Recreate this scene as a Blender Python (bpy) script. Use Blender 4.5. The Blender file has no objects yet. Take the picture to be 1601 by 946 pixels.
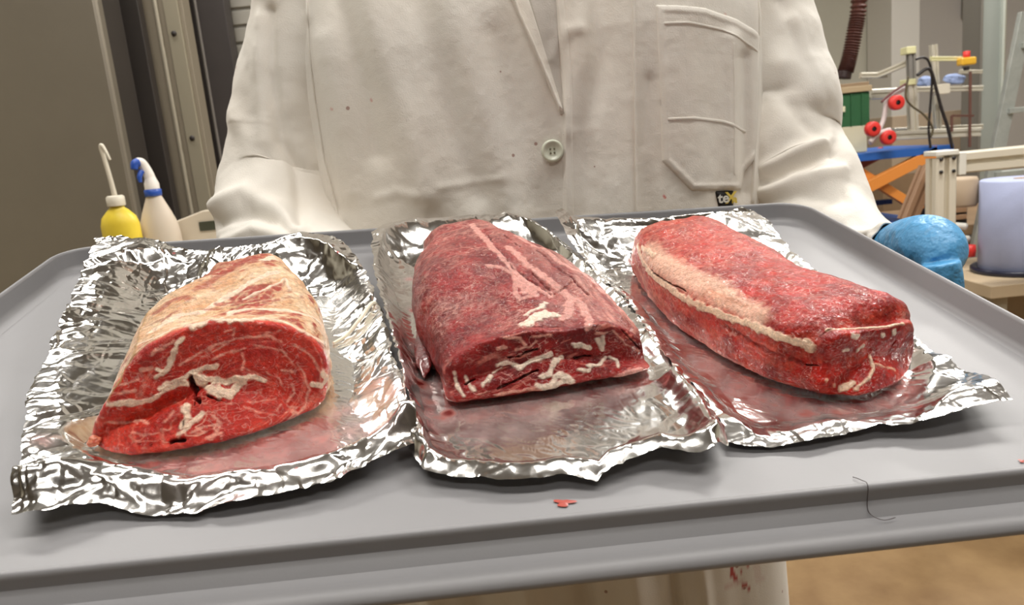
import bpy, bmesh, math, random
import numpy as np
from mathutils import Vector, Matrix, Euler

# ------------------------------------------------------------------ camera, exposure, world
scene = bpy.context.scene
COL = scene.collection
FPX = 1180.0
def _n(v):
    v = np.array(v, float); return v / np.linalg.norm(v)
_w = _n([-586.0, 6000.0, 1180.0])                       # world up seen in camera axes
_f = np.array([0, 0, -1.0]); _y = _n(_f - (_f @ _w) * _w); _x = np.cross(_y, _w)
MW = np.array([_x, _y, _w])                             # camera axes -> world axes
CAM = np.array([0.0, 0.0, 1.3])
cam_data = bpy.data.cameras.new('camera')
cam = bpy.data.objects.new('camera', cam_data); COL.objects.link(cam)
cam_data.sensor_width = 36.0
cam_data.lens = FPX / 1601.0 * 36.0
cam_data.clip_start = 0.02
M4 = Matrix.Identity(4)
for i in range(3):
    for j in range(3): M4[i][j] = MW[i][j]
    M4[i][3] = CAM[i]
cam.matrix_world = M4
cam_data.dof.use_dof = True
cam_data.dof.focus_distance = 0.43
cam_data.dof.aperture_fstop = 20.0
scene.camera = cam
scene.view_settings.view_transform = 'Standard'
scene.view_settings.look = 'None'
scene.view_settings.gamma = 1.0
scene.view_settings.exposure = 0.40
world = bpy.data.worlds.new('world'); scene.world = world; world.use_nodes = True
world.node_tree.nodes['Background'].inputs[0].default_value = (0.9, 0.92, 1.0, 1)
world.node_tree.nodes['Background'].inputs[1].default_value = 0.25

def area(name, loc, sx, sy, power, rot=(0, 0, 0), col=(1, 0.97, 0.92)):
    l = bpy.data.lights.new(name, 'AREA'); l.shape = 'RECTANGLE'; l.size = sx; l.size_y = sy
    l.energy = power; l.color = col
    o = bpy.data.objects.new(name, l); COL.objects.link(o); o.location = loc; o.rotation_euler = rot
    return o
# ceiling lamps of the workshop: (x, y, power)
CEIL = 3.0
LAMPS = [(-1.1, 1.6, 18), (1.2, 1.7, 34), (-0.55, 0.2, 10), (0.75, 0.25, 10), (0.0, -1.3, 9), (2.4, 3.4, 34), (2.3, 0.7, 12), (-0.3, 3.8, 22)]
for lx, ly, p in LAMPS:
    area('lamp_light', (lx, ly, CEIL - 0.09), 1.15, 0.26, p)

# tray axes in the world (the tray is held tilted a little towards the camera)
_q = (-0.01407116, -0.23882002, 0.18923998, 0.38774209, 0.10499629, -0.03429614)
def _rot(p, y, r):
    F = np.array([math.sin(y), math.cos(y), 0.]); R = np.array([math.cos(y), -math.sin(y), 0.]); U = np.array([0, 0, 1.])
    F2 = F * math.cos(p) - U * math.sin(p); U2 = U * math.cos(p) + F * math.sin(p)
    return R * math.cos(r) + U2 * math.sin(r), U2 * math.cos(r) - R * math.sin(r), F2
_R, _U, _F = _rot(*_q[3:])
_A = MW @ np.array([_R, _U, -_F])                      # tray axes -> world axes
_t = CAM - _A @ np.array(_q[:3])
T4 = Matrix.Identity(4)
for i in range(3):
    for j in range(3): T4[i][j] = _A[i][j]
    T4[i][3] = _t[i]
def t2w(p): return _A @ np.asarray(p, float) + _t
def at(px, py, Y):
    """world point seen at a pixel, at world depth Y"""
    d = MW @ np.array([(px - 800.5) / FPX, -(py - 473) / FPX, -1.0])
    return CAM + d * (Y / d[1])

# ------------------------------------------------------------------ numpy noise
_rg = np.random.RandomState(7)
_T3 = _rg.rand(32, 32, 32).astype(np.float32)
_T2 = (_rg.rand(16, 128, 128) * 2 - 1).astype(np.float32)
def vn(P, s, seed=0):
    """smooth value noise, cell size s, in -1..1"""
    Q = np.asarray(P) / s + seed * 13.37
    i = np.floor(Q).astype(int); f = Q - i; f = f * f * (3 - 2 * f)
    x0, y0, z0 = (i[:, k] % 32 for k in range(3)); x1, y1, z1 = ((i[:, k] + 1) % 32 for k in range(3))
    fx, fy, fz = f[:, 0], f[:, 1], f[:, 2]
    a = _T3[x0, y0, z0] * (1 - fx) + _T3[x1, y0, z0] * fx
    b = _T3[x0, y1, z0] * (1 - fx) + _T3[x1, y1, z0] * fx
    c = _T3[x0, y0, z1] * (1 - fx) + _T3[x1, y0, z1] * fx
    d = _T3[x0, y1, z1] * (1 - fx) + _T3[x1, y1, z1] * fx
    return ((a * (1 - fy) + b * fy) * (1 - fz) + (c * (1 - fy) + d * fy) * fz) * 2 - 1
def fbm(P, s, o=3, seed=0):
    r = 0; a = 1.0; t = 0
    for k in range(o):
        r = r + a * vn(P, s / 2 ** k, seed + k * 3); t += a; a *= 0.55
    return r / t * 1.6
def tin(q, seed):
    """piecewise-linear noise on a triangle lattice: flat facets with sharp creases"""
    u = q[:, 0] + q[:, 1] * 0.57735; v = q[:, 1] * 1.1547
    i = np.floor(u).astype(int); j = np.floor(v).astype(int); a = u - i; b = v - j
    T = _T2[seed % 16]; g = lambda x, y: T[x % 128, y % 128]
    lo = a + b < 1
    h00, h10, h01, h11 = g(i, j), g(i + 1, j), g(i, j + 1), g(i + 1, j + 1)
    return np.where(lo, h00 + a * (h10 - h00) + b * (h01 - h00), h11 + (1 - a) * (h01 - h11) + (1 - b) * (h10 - h11))
def crumple(p, s, seed, ang=0.0, warp=0.55, ridge=True, asp=1.0):
    c, n = math.cos(ang), math.sin(ang)
    q = np.stack([(p[:, 0] * c + p[:, 1] * n) / s * asp, (-p[:, 0] * n + p[:, 1] * c) / s], 1) + seed * 7.3
    w = q + warp * np.stack([tin(q * 0.9, seed + 5), tin(q * 0.9 + 3.3, seed + 9)], 1)
    h = tin(w, seed)
    return 0.5 * h + (0.8 * np.abs(tin(w * 0.83 + 1.7, seed + 2)) - 0.4 if ridge else 0)
def sstep(a, b, x):
    t = np.clip((x - a) / (b - a), 0, 1); return t * t * (3 - 2 * t)

# ------------------------------------------------------------------ material helpers
MATS = {}
def mat(name, color=(0.8, 0.8, 0.8), rough=0.5, metal=0.0, **kw):
    if name in MATS: return MATS[name]
    m = bpy.data.materials.new(name); m.use_nodes = True; nt = m.node_tree
    b = nt.nodes['Principled BSDF']
    b.inputs['Base Color'].default_value = (*color, 1); b.inputs['Roughness'].default_value = rough
    b.inputs['Metallic'].default_value = metal
    if 'coat' in kw: b.inputs['Coat Weight'].default_value = kw['coat']; b.inputs['Coat Roughness'].default_value = kw.get('coat_rough', 0.1)
    if 'sss' in kw:
        b.inputs['Subsurface Weight'].default_value = kw['sss']; b.inputs['Subsurface Radius'].default_value = kw.get('rad', (1, .4, .3)); b.inputs['Subsurface Scale'].default_value = kw.get('scale', 0.003)
    if 'emit' in kw: b.inputs['Emission Color'].default_value = (*color, 1); b.inputs['Emission Strength'].default_value = kw['emit']
    tc = nt.nodes.new('ShaderNodeTexCoord')
    ns = kw.get('noise')          # (scale, amount): colour mottling
    if ns:
        n = nt.nodes.new('ShaderNodeTexNoise'); n.inputs['Scale'].default_value = ns[0]; n.inputs['Detail'].default_value = 6; n.inputs['Roughness'].default_value = 0.65
        nt.links.new(tc.outputs['Object'], n.inputs['Vector'])
        mr = nt.nodes.new('ShaderNodeMapRange'); mr.inputs[1].default_value = 0.3; mr.inputs[2].default_value = 0.7
        nt.links.new(n.outputs[0], mr.inputs[0])
        mx = nt.nodes.new('ShaderNodeMix'); mx.data_type = 'RGBA'
        c2 = ns[2] if len(ns) > 2 else tuple(c * (1 - ns[1]) for c in color)
        mx.inputs[6].default_value = (*color, 1); mx.inputs[7].default_value = (*c2, 1)
        nt.links.new(mr.outputs[0], mx.inputs[0]); nt.links.new(mx.outputs[2], b.inputs['Base Color'])
    bp = kw.get('bump')           # (scale, distance)
    if bp:
        n = nt.nodes.new('ShaderNodeTexNoise'); n.inputs['Scale'].default_value = bp[0]; n.inputs['Detail'].default_value = 3
        nt.links.new(tc.outputs['Object'], n.inputs['Vector'])
        bu = nt.nodes.new('ShaderNodeBump'); bu.inputs['Distance'].default_value = bp[1]; bu.inputs['Strength'].default_value = 1.0
        nt.links.new(n.outputs[0], bu.inputs['Height']); nt.links.new(bu.outputs[0], b.inputs['Normal'])
    MATS[name] = m
    return m

# ------------------------------------------------------------------ object helpers
def tag(o, label=None, cat=None, group=None, kind=None):
    if label: o['label'] = label
    if cat: o['category'] = cat
    if group: o['group'] = group
    if kind: o['kind'] = kind
    return o
def link(name, me, m=None, parent=None, loc=None, smooth=True):
    o = bpy.data.objects.new(name, me); COL.objects.link(o)
    if m is not None: me.materials.append(m)
    if smooth and len(me.polygons): me.polygons.foreach_set('use_smooth', [True] * len(me.polygons))
    if parent is not None: o.parent = parent
    if loc is not None: o.location = loc
    return o
def empty(name, loc, label, cat, group=None, rotz=0.0):
    o = bpy.data.objects.new(name, None); COL.objects.link(o); o.empty_display_size = 0.02
    o.location = loc; o.rotation_euler = (0, 0, rotz)
    return tag(o, label, cat, group)
def raw(name, V, Fc):
    V = np.asarray(V, np.float32).reshape(-1, 3); Fc = np.asarray(Fc, np.int32)
    me = bpy.data.meshes.new(name); k = Fc.shape[1]
    me.vertices.add(len(V)); me.vertices.foreach_set('co', V.ravel())
    me.loops.add(Fc.size); me.loops.foreach_set('vertex_index', Fc.ravel())
    me.polygons.add(len(Fc)); me.polygons.foreach_set('loop_start', np.arange(0, Fc.size, k, dtype=np.int32))
    me.update(calc_edges=True); me.validate()
    return me
def gridfaces(r, c, wrap=False):
    i = np.arange(r - 1)[:, None]; j = np.arange(c if wrap else c - 1)[None]
    j2 = (j + 1) % c
    return np.stack([i * c + j, i * c + j2, (i + 1) * c + j2, (i + 1) * c + j], -1).reshape(-1, 4)
def colattr(me, name, C):
    a = me.color_attributes.new(name, 'FLOAT_COLOR', 'POINT')
    C4 = np.ones((len(C), 4), np.float32); C4[:, :3] = C if C.ndim == 2 else C[:, None]
    a.data.foreach_set('color', C4.ravel())
def bmesh_obj(name, fn, m, parent=None, loc=None, smooth=False, bevel=0.0):
    bm = bmesh.new(); fn(bm)
    if bevel: bmesh.ops.bevel(bm, geom=bm.edges[:], offset=bevel, segments=2, affect='EDGES', profile=0.5)
    bmesh.ops.recalc_face_normals(bm, faces=bm.faces[:])
    me = bpy.data.meshes.new(name); bm.to_mesh(me); bm.free()
    return link(name, me, m, parent, loc, smooth)
def add_box(bm, c, s, rot=None):
    M = Matrix.Translation(Vector(c)) @ (rot.to_4x4() if rot is not None else Matrix.Identity(4)) @ Matrix.Diagonal((*s, 1))
    bmesh.ops.create_cube(bm, size=1.0, matrix=M)
def box(name, c, s, m, parent=None, rot=None, bevel=0.002, smooth=False):
    o = bmesh_obj(name, lambda bm: add_box(bm, (0, 0, 0), s), m, parent, None, smooth, min(bevel, min(s) * 0.3))
    o.location = c
    if rot is not None: o.rotation_euler = rot
    return o
def tube_mesh(name, pts, rad, seg=12, sub=6, closed_ends=True, rfun=None):
    P = np.array(pts, float); rad = np.broadcast_to(np.asarray(rad, float), (len(P),))
    n = (len(P) - 1) * sub + 1; t = np.linspace(0, len(P) - 1, n)
    C = cr(P, t, False); r = cr(rad[:, None], t, False)[:, 0]
    D = np.gradient(C, axis=0); D /= np.linalg.norm(D, axis=1, keepdims=True) + 1e-12
    up = np.array([0, 0, 1.0]) if abs(D[0][2]) < 0.9 else np.array([0, 1.0, 0]); A = []
    a = np.cross(D[0], up); a /= np.linalg.norm(a)
    for d in D:
        a = a - d * (a @ d); a /= np.linalg.norm(a); A.append(a)
    A = np.array(A); B = np.cross(D, A); th = np.linspace(0, 2 * math.pi, seg, endpoint=False)
    V = C[:, None] + r[:, None, None] * (A[:, None] * np.cos(th)[None, :, None] + B[:, None] * np.sin(th)[None, :, None])
    if rfun is not None: V = rfun(V, C, A, B, D, r, th, t)
    Fc = gridfaces(n, seg, True)
    V = V.reshape(-1, 3)
    if closed_ends:
        V = np.vstack([V, C[0], C[-1]]); k = n * seg
        j = np.arange(seg); e1 = np.stack([j * 0 + k, (j + 1) % seg, j, j * 0 + k], 1); e2 = np.stack([j * 0 + k + 1, (n - 1) * seg + j, (n - 1) * seg + (j + 1) % seg, j * 0 + k + 1], 1)
        bm = bmesh.new(); vs = [bm.verts.new(v) for v in V]
        for q in Fc: bm.faces.new([vs[x] for x in q])
        for q in np.vstack([e1, e2]): bm.faces.new([vs[q[0]], vs[q[1]], vs[q[2]]])
        bmesh.ops.recalc_face_normals(bm, faces=bm.faces[:])
        me = bpy.data.meshes.new(name); bm.to_mesh(me); bm.free(); return me
    return raw(name, V, Fc)
def tube(name, pts, rad, m, parent=None, seg=12, sub=6):
    return link(name, tube_mesh(name, pts, rad, seg, sub), m, parent)
def lathe(name, prof, m, parent=None, seg=32, loc=None, sy=1.0):
    th = np.linspace(0, 2 * math.pi, seg, endpoint=False)
    V = [[(r * math.cos(a), r * sy * math.sin(a), z) for a in th] for r, z in prof]
    me = raw(name, V, gridfaces(len(prof), seg, True)[:, ::-1])
    return link(name, me, m, parent, loc)
def cr(P, t, closed):
    n = len(P); i = np.floor(t).astype(int)
    if not closed: i = np.clip(i, 0, n - 2)
    f = (t - i).reshape((-1,) + (1,) * (P.ndim - 1))
    g = (lambda k: P[k % n]) if closed else (lambda k: P[np.clip(k, 0, n - 1)])
    a, b, c, d = g(i - 1), g(i), g(i + 1), g(i + 2)
    return .5 * (2 * b + (c - a) * f + (2 * a - 5 * b + 4 * c - d) * f * f + (3 * b - a - 3 * c + d) * f ** 3)
def segdist(P, pts):
    """distance of every point to a polyline"""
    pts = np.asarray(pts, float); d = np.full(len(P), 1e9)
    if len(pts) == 1: return np.linalg.norm(P - pts[0], axis=1)
    for a, b in zip(pts[:-1], pts[1:]):
        ab = b - a; L = (ab @ ab) + 1e-12
        t = np.clip((P - a) @ ab / L, 0, 1)
        d = np.minimum(d, np.linalg.norm(P - a - t[:, None] * ab, axis=1))
    return d
def srgb(r, g, b):
    c = np.array([r, g, b]) / 255.0
    return tuple(np.where(c <= 0.04045, c / 12.92, ((c + 0.055) / 1.055) ** 2.4))
# ---- measured outlines, 0.1 mm, tray axes
RINGS={
1:[[[-1568,700,30],[-1774,831,30],[-1701,828,195],[-1591,891,349],[-1459,947,458],[-1235,1009,516],[-1013,1050,490],[-816,1072,413],[-714,1062,287],[-712,1026,146],[-784,954,30],[-1182,731,30]],[[-1619,1082,0],[-1688,1069,98],[-1685,1080,223],[-1644,1103,348],[-1514,1149,424],[-1276,1223,446],[-1038,1296,446],[-849,1349,401],[-747,1371,290],[-736,1362,134],[-797,1332,0],[-1215,1204,-9]],[[-1607,1452,0],[-1668,1446,114],[-1667,1462,259],[-1633,1486,403],[-1520,1528,491],[-1312,1590,517],[-1104,1649,517],[-938,1691,465],[-848,1703,336],[-837,1688,155],[-888,1657,0],[-1254,1552,-10]],[[-1459,1833,0],[-1492,1815,118],[-1485,1805,268],[-1457,1800,418],[-1384,1814,509],[-1256,1847,536],[-1128,1883,536],[-1029,1915,482],[-979,1940,348],[-980,1955,161],[-1018,1957,0],[-1243,1895,-11]]],
2:[[[-92,910,30],[-136,982,96],[-144,987,170],[-98,1001,233],[35,1030,300],[263,1073,324],[487,1110,296],[732,1153,294],[902,1173,178],[937,1167,52],[898,1065,30],[359,963,30]],[[-97,1244,0],[-181,1231,76],[-183,1228,172],[-141,1231,269],[8,1248,327],[284,1283,345],[561,1319,345],[783,1348,310],[906,1366,224],[925,1372,103],[861,1366,0],[374,1304,-7]],[[-185,1648,0],[-265,1627,106],[-272,1625,241],[-240,1634,377],[-111,1667,459],[135,1731,483],[383,1796,483],[583,1848,435],[699,1878,314],[723,1884,145],[671,1871,0],[236,1758,-10]],[[-213,2060,0],[-279,2040,110],[-289,2037,250],[-267,2044,390],[-166,2073,475],[29,2131,500],[226,2189,500],[387,2236,450],[482,2265,325],[506,2272,150],[469,2261,0],[123,2159,-10]],[[-142,2383,0],[-188,2361,108],[-192,2353,245],[-174,2352,382],[-101,2374,465],[38,2422,489],[178,2472,489],[292,2515,440],[357,2545,318],[371,2559,147],[342,2556,0],[96,2469,-10]]],
3:[[[1693,673,30],[1623,661,100],[1648,710,201],[1646,710,294],[1717,733,335],[1904,794,316],[2082,851,301],[2228,899,286],[2272,913,167],[2289,919,52],[2128,757,30],[1874,641,30]],[[1522,933,0],[1463,911,90],[1470,900,204],[1511,897,318],[1632,915,388],[1848,958,408],[2063,1003,408],[2233,1042,367],[2322,1072,265],[2326,1087,122],[2267,1088,0],[1888,1010,-8]],[[1335,1499,0],[1268,1490,81],[1267,1490,184],[1302,1496,288],[1421,1513,350],[1642,1545,369],[1863,1577,369],[2041,1602,332],[2139,1616,240],[2153,1617,111],[2100,1609,0],[1711,1553,-7]],[[1271,1975,0],[1205,1969,84],[1205,1969,190],[1240,1972,296],[1358,1983,361],[1578,2003,380],[1798,2024,380],[1974,2040,342],[2071,2049,247],[2084,2050,114],[2031,2045,0],[1645,2009,-8]],[[1292,2461,0],[1236,2460,86],[1234,2469,196],[1262,2483,307],[1359,2503,373],[1542,2531,393],[1725,2558,393],[1872,2576,354],[1954,2579,255],[1967,2570,118],[1925,2554,0],[1603,2506,-8]]],
}
STROKES={
1:[('F',21,[[-1553,1031,405],[-1440,974,463],[-1408,1104,445],[-1277,965,512],[-1201,1007,520],[-1115,999,513],[-1040,1027,501],[-972,1093,470],[-896,1086,450],[-809,1050,412],[-746,1094,341],[-718,1190,269]]),('F',26,[[-1545,1140,414],[-1501,1181,430],[-1422,1266,449],[-1327,1295,453],[-1255,1392,472],[-1172,1511,497],[-1103,1603,510],[-1020,1683,502]]),('F',24,[[-1201,1007,520],[-1177,1273,451],[-1058,1302,448],[-936,1306,430],[-835,1306,395],[-765,1343,329]]),('M',18,[[-1275,1486,495],[-1224,1534,506],[-1160,1650,524]]),('M',14,[[-1407,1446,488],[-1449,1389,475],[-1497,1342,461]]),('T',17,[[-1656,810,243],[-1606,858,328],[-1540,928,404],[-1602,1189,398],[-1619,1443,428]]),('M',22,[[-1043,1822,510],[-969,1794,470],[-889,1708,413],[-817,1569,353],[-768,1425,313]]),('F',10,[[-1142,1404,471],[-1044,1500,478],[-966,1627,478],[-931,1539,454]]),('M',12,[[-1160,1359,462],[-1072,1380,460],[-961,1400,443],[-864,1368,409]]),('F',35,[[-1105,1830,529],[-1078,1884,520]]),('R',61,[[-1388,1518,504],[-1348,1611,519],[-1273,1784,533],[-1163,1873,540]]),('R',40,[[-1566,1334,444],[-1496,1431,481],[-1421,1407,479]]),('R',28,[[-1271,1352,464],[-1197,1375,467],[-1130,1335,457]]),('R',27,[[-1050,1386,458],[-973,1423,449]]),('R',16,[[-1330,1317,458],[-1239,1307,455]]),('R',26,[[-942,1804,435],[-882,1730,392]]),('R',14,[[-1099,1173,462],[-1030,1164,461]]),('R',16,[[-880,1178,428],[-816,1172,399]]),('R',14,[[-1513,1227,435],[-1481,1276,448],[-1443,1308,457]]),('F',24,[[-1293,881,287],[-1257,878,258],[-1216,857,232],[-1176,848,207],[-1140,854,192]]),('F',18,[[-1275,885,289],[-1217,887,265],[-1159,896,248],[-1101,913,252],[-1058,923,249],[-983,933,217]]),('F',33,[[-1178,865,225],[-1139,865,203],[-1122,891,217],[-1092,911,240]]),('F',17,[[-1656,804,231],[-1592,813,226],[-1527,825,218],[-1460,838,228],[-1416,850,256],[-1374,860,267],[-1325,870,271]]),('F',16,[[-1443,846,260],[-1394,861,283],[-1344,875,295],[-1302,886,309],[-1241,902,326],[-1192,911,321]]),('F',18,[[-1444,866,322],[-1417,875,338],[-1396,884,356],[-1377,902,403],[-1347,923,451],[-1316,937,475]]),('F',13,[[-1417,875,338],[-1444,875,353]]),('f',7,[[-1601,834,306],[-1563,842,315],[-1524,850,318]]),('f',8,[[-1636,820,270],[-1595,822,271],[-1539,833,276]]),('f',10,[[-1728,819,151],[-1662,814,136],[-1598,826,117],[-1518,797,121],[-1475,757,120]]),('f',13,[[-1500,867,360],[-1461,876,366]]),('f',10,[[-1456,895,425],[-1406,910,447],[-1364,925,469]]),('f',7,[[-1346,893,357],[-1296,909,380],[-1245,925,398],[-1183,947,424],[-1102,969,435],[-1022,985,430],[-942,1001,420],[-894,1002,384]]),('f',7,[[-1209,919,357],[-1148,939,377],[-1067,960,384]]),('f',7,[[-1079,951,366],[-1071,942,332],[-1086,927,291]]),('f',5,[[-1139,973,473],[-1098,983,477],[-1110,972,452]]),('f',5,[[-962,1001,434],[-898,1017,437]]),('f',10,[[-906,964,257],[-867,969,238]]),('f',7,[[-839,985,277],[-815,977,217],[-795,958,136],[-815,927,81],[-847,890,51]]),('f',7,[[-870,950,174],[-864,941,140],[-896,912,109]]),('f',4,[[-926,895,107],[-946,866,89]]),('f',4,[[-976,946,260],[-931,948,219],[-905,936,160]]),('f',4,[[-1075,932,300],[-1020,935,258],[-960,942,225]]),('f',6,[[-842,1009,365],[-764,1006,285],[-740,995,213],[-749,968,126]]),('f',3,[[-1124,960,424],[-1204,933,397],[-1287,904,359]]),('f',4,[[-1045,971,401],[-965,982,376],[-888,987,330]]),('f',4,[[-907,987,345],[-851,978,258]]),('f',3,[[-760,1029,348],[-725,1012,255]]),('F',22,[[-730,998,209],[-714,1006,168],[-737,980,146],[-777,971,163]]),('F',21,[[-1325,798,178],[-1316,765,147],[-1339,735,120]]),('F',16,[[-1252,780,157],[-1290,750,131],[-1327,721,105],[-1357,714,100]]),('f',6,[[-1411,751,131],[-1384,773,152],[-1365,787,165]]),('f',7,[[-1297,713,94],[-1249,736,110],[-1190,749,109],[-1174,745,98],[-1198,712,72]]),('f',6,[[-1172,759,113],[-1212,776,145]]),('f',4,[[-1568,829,124],[-1538,786,109]]),('f',3,[[-1546,740,90],[-1498,713,90],[-1437,720,104]]),('f',3,[[-1082,837,143],[-1023,834,105],[-954,847,76]]),('f',3,[[-1139,828,168],[-1061,862,153],[-947,906,130]]),('f',9,[[-746,1094,341],[-723,1092,303]]),('f',9,[[-1229,702,70],[-1169,723,73]]),('f',4,[[-1626,806,205],[-1558,829,172],[-1492,844,168]]),('f',3,[[-1274,812,191],[-1234,818,194]]),('f',3,[[-905,871,70],[-857,902,74]]),('D',16,[[-1305,880,289],[-1294,875,230],[-1297,830,206],[-1275,818,197]]),('d',9,[[-1235,841,218],[-1205,829,199],[-1166,828,182]]),('D',17,[[-1377,691,78],[-1334,697,82]]),('d',6,[[-1344,705,91],[-1326,766,149]]),('d',7,[[-967,819,34],[-908,850,43]]),('d',5,[[-1304,873,232],[-1291,796,176],[-1316,772,155]]),('d',6,[[-1471,683,70],[-1464,693,78]]),('t',12,[[-1340,1252,447],[-1239,1307,455],[-1135,1361,461]]),('b',158,[[-1650,800,78],[-1472,735,110],[-1374,789,165]])],
2:[('P',32,[[119,2404,496],[164,2104,505],[206,1858,500],[272,1673,467],[327,1556,431],[405,1444,392],[466,1384,370]]),('P',23,[[149,1664,467],[231,1639,459],[294,1576,438],[282,1401,381],[300,1361,367],[394,1387,374]]),('P',69,[[321,1519,419],[355,1427,388]]),('P',34,[[296,1883,499],[389,1649,453],[483,1497,403],[557,1389,364],[631,1297,331],[637,1160,304],[606,1068,299]]),('P',30,[[373,2118,479],[477,1915,471],[588,1688,425],[698,1620,375],[789,1476,319],[866,1395,265],[910,1293,221]]),('P',42,[[566,1313,343],[533,1204,318],[496,1186,316]]),('W',40,[[289,1109,325],[336,1155,325],[412,1215,330],[462,1203,324]]),('W',18,[[314,1203,330],[430,1309,350]]),('d',9,[[186,2225,503],[230,1856,500],[292,1648,459],[360,1537,424],[466,1384,370]]),('r',14,[[467,1843,473],[537,1671,435],[609,1530,391],[676,1401,348]]),('r',10,[[297,2135,493],[373,1891,492]]),('r',16,[[401,1571,431],[468,1421,381]]),('d',7,[[489,1388,370],[601,1486,383]]),('W',17,[[127,966,179],[182,973,194],[245,967,161],[300,988,181],[400,1007,204]]),('W',10,[[107,958,149],[149,968,164]]),('W',16,[[48,913,108],[92,944,135]]),('W',13,[[-84,940,165],[-77,927,112],[-51,880,76]]),('W',11,[[-30,945,145],[2,892,89]]),('w',8,[[168,996,321],[253,1003,300],[272,999,267]]),('w',8,[[318,1015,301],[405,1031,297]]),('W',16,[[535,1039,224],[568,1046,223],[614,1052,192]]),('W',18,[[661,1066,225],[684,1066,174],[695,1070,196],[686,1074,242]]),('w',10,[[650,1071,271],[709,1081,260]]),('W',13,[[592,998,126],[665,1024,119],[707,1067,123]]),('W',13,[[725,1071,120],[763,1072,104],[763,1020,94]]),('w',6,[[744,1090,267],[812,1094,186],[901,1120,119]]),('W',15,[[545,977,112],[590,981,105]]),('W',19,[[356,944,110],[394,964,132],[418,990,164],[456,1016,171]]),('W',21,[[387,923,71],[432,955,109],[475,952,93]]),('W',21,[[321,914,72],[403,924,68],[495,945,77]]),('w',12,[[132,977,266],[176,985,270]]),('w',10,[[105,881,63],[233,898,65],[332,914,59]]),('P',20,[[744,987,52],[813,999,63],[888,1028,63]]),('d',8,[[183,976,215],[248,985,216],[335,1003,236]]),('d',11,[[119,898,86],[238,931,115],[328,959,140]]),('d',9,[[534,1032,156],[625,1053,149]]),('d',8,[[794,1109,264],[861,1107,187],[902,1122,129]]),('d',8,[[-34,930,118],[9,942,132]]),('w',7,[[22,879,71],[64,891,83]]),('w',6,[[228,989,252],[293,999,253],[337,1013,277]])],
3:[('K',135,[[1237,2208,292],[1252,1986,309],[1296,1718,318],[1361,1475,327],[1412,1293,334]]),('K',105,[[1401,1265,324],[1454,1112,333],[1480,990,323]]),('C',26,[[1241,2408,271],[1217,2214,226],[1210,1973,227],[1231,1737,240],[1266,1535,236],[1319,1346,246],[1375,1182,259],[1429,1042,275],[1484,913,286],[1542,808,282],[1592,754,273],[1634,721,260]]),('C',24,[[1616,737,294],[1636,721,246]]),('C',21,[[1243,2322,290],[1253,2081,312]]),('d',7,[[1215,1988,248],[1236,1755,261],[1283,1517,269]]),('e',22,[[1321,1353,258],[1369,1398,323],[1459,1126,339]]),('E',55,[[1370,1333,313],[1413,1206,321]]),('C',12,[[1709,733,335],[1749,731,338],[1873,744,328],[2048,798,311],[2156,818,305]]),('W',18,[[1818,699,317],[1851,708,305]]),('W',13,[[1861,700,241],[1897,713,254]]),('W',12,[[1775,680,256],[1796,684,254]]),('W',11,[[2019,760,277],[2032,766,282]]),('W',21,[[2102,788,276]]),('C',12,[[1942,716,193],[1948,678,143],[1900,642,110],[1829,618,73]]),('c',11,[[1968,696,155],[2091,726,105]]),('C',20,[[1761,635,71],[1825,642,92]]),('c',14,[[1678,625,138]]),('c',12,[[1732,637,94]]),('p',25,[[1209,2184,180],[1199,1991,109],[1221,1690,129],[1264,1502,84],[1322,1314,61],[1379,1147,45]]),('p',11,[[1360,1220,30],[1454,946,53],[1493,879,30]]),('g',24,[[1370,1158,207],[1478,881,193],[1603,733,176]]),('p',15,[[1982,1267,394],[2003,1094,411],[2064,1000,408],[2120,938,383]]),('p',43,[[1236,2471,213],[1257,2538,295],[1316,2495,355],[1458,2574,380]]),('d',8,[[1617,721,174],[1658,676,187]]),('d',6,[[1961,707,173],[2076,772,176],[2124,791,220]]),('p',14,[[1396,2424,379],[1305,2405,349]])],
}
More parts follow.
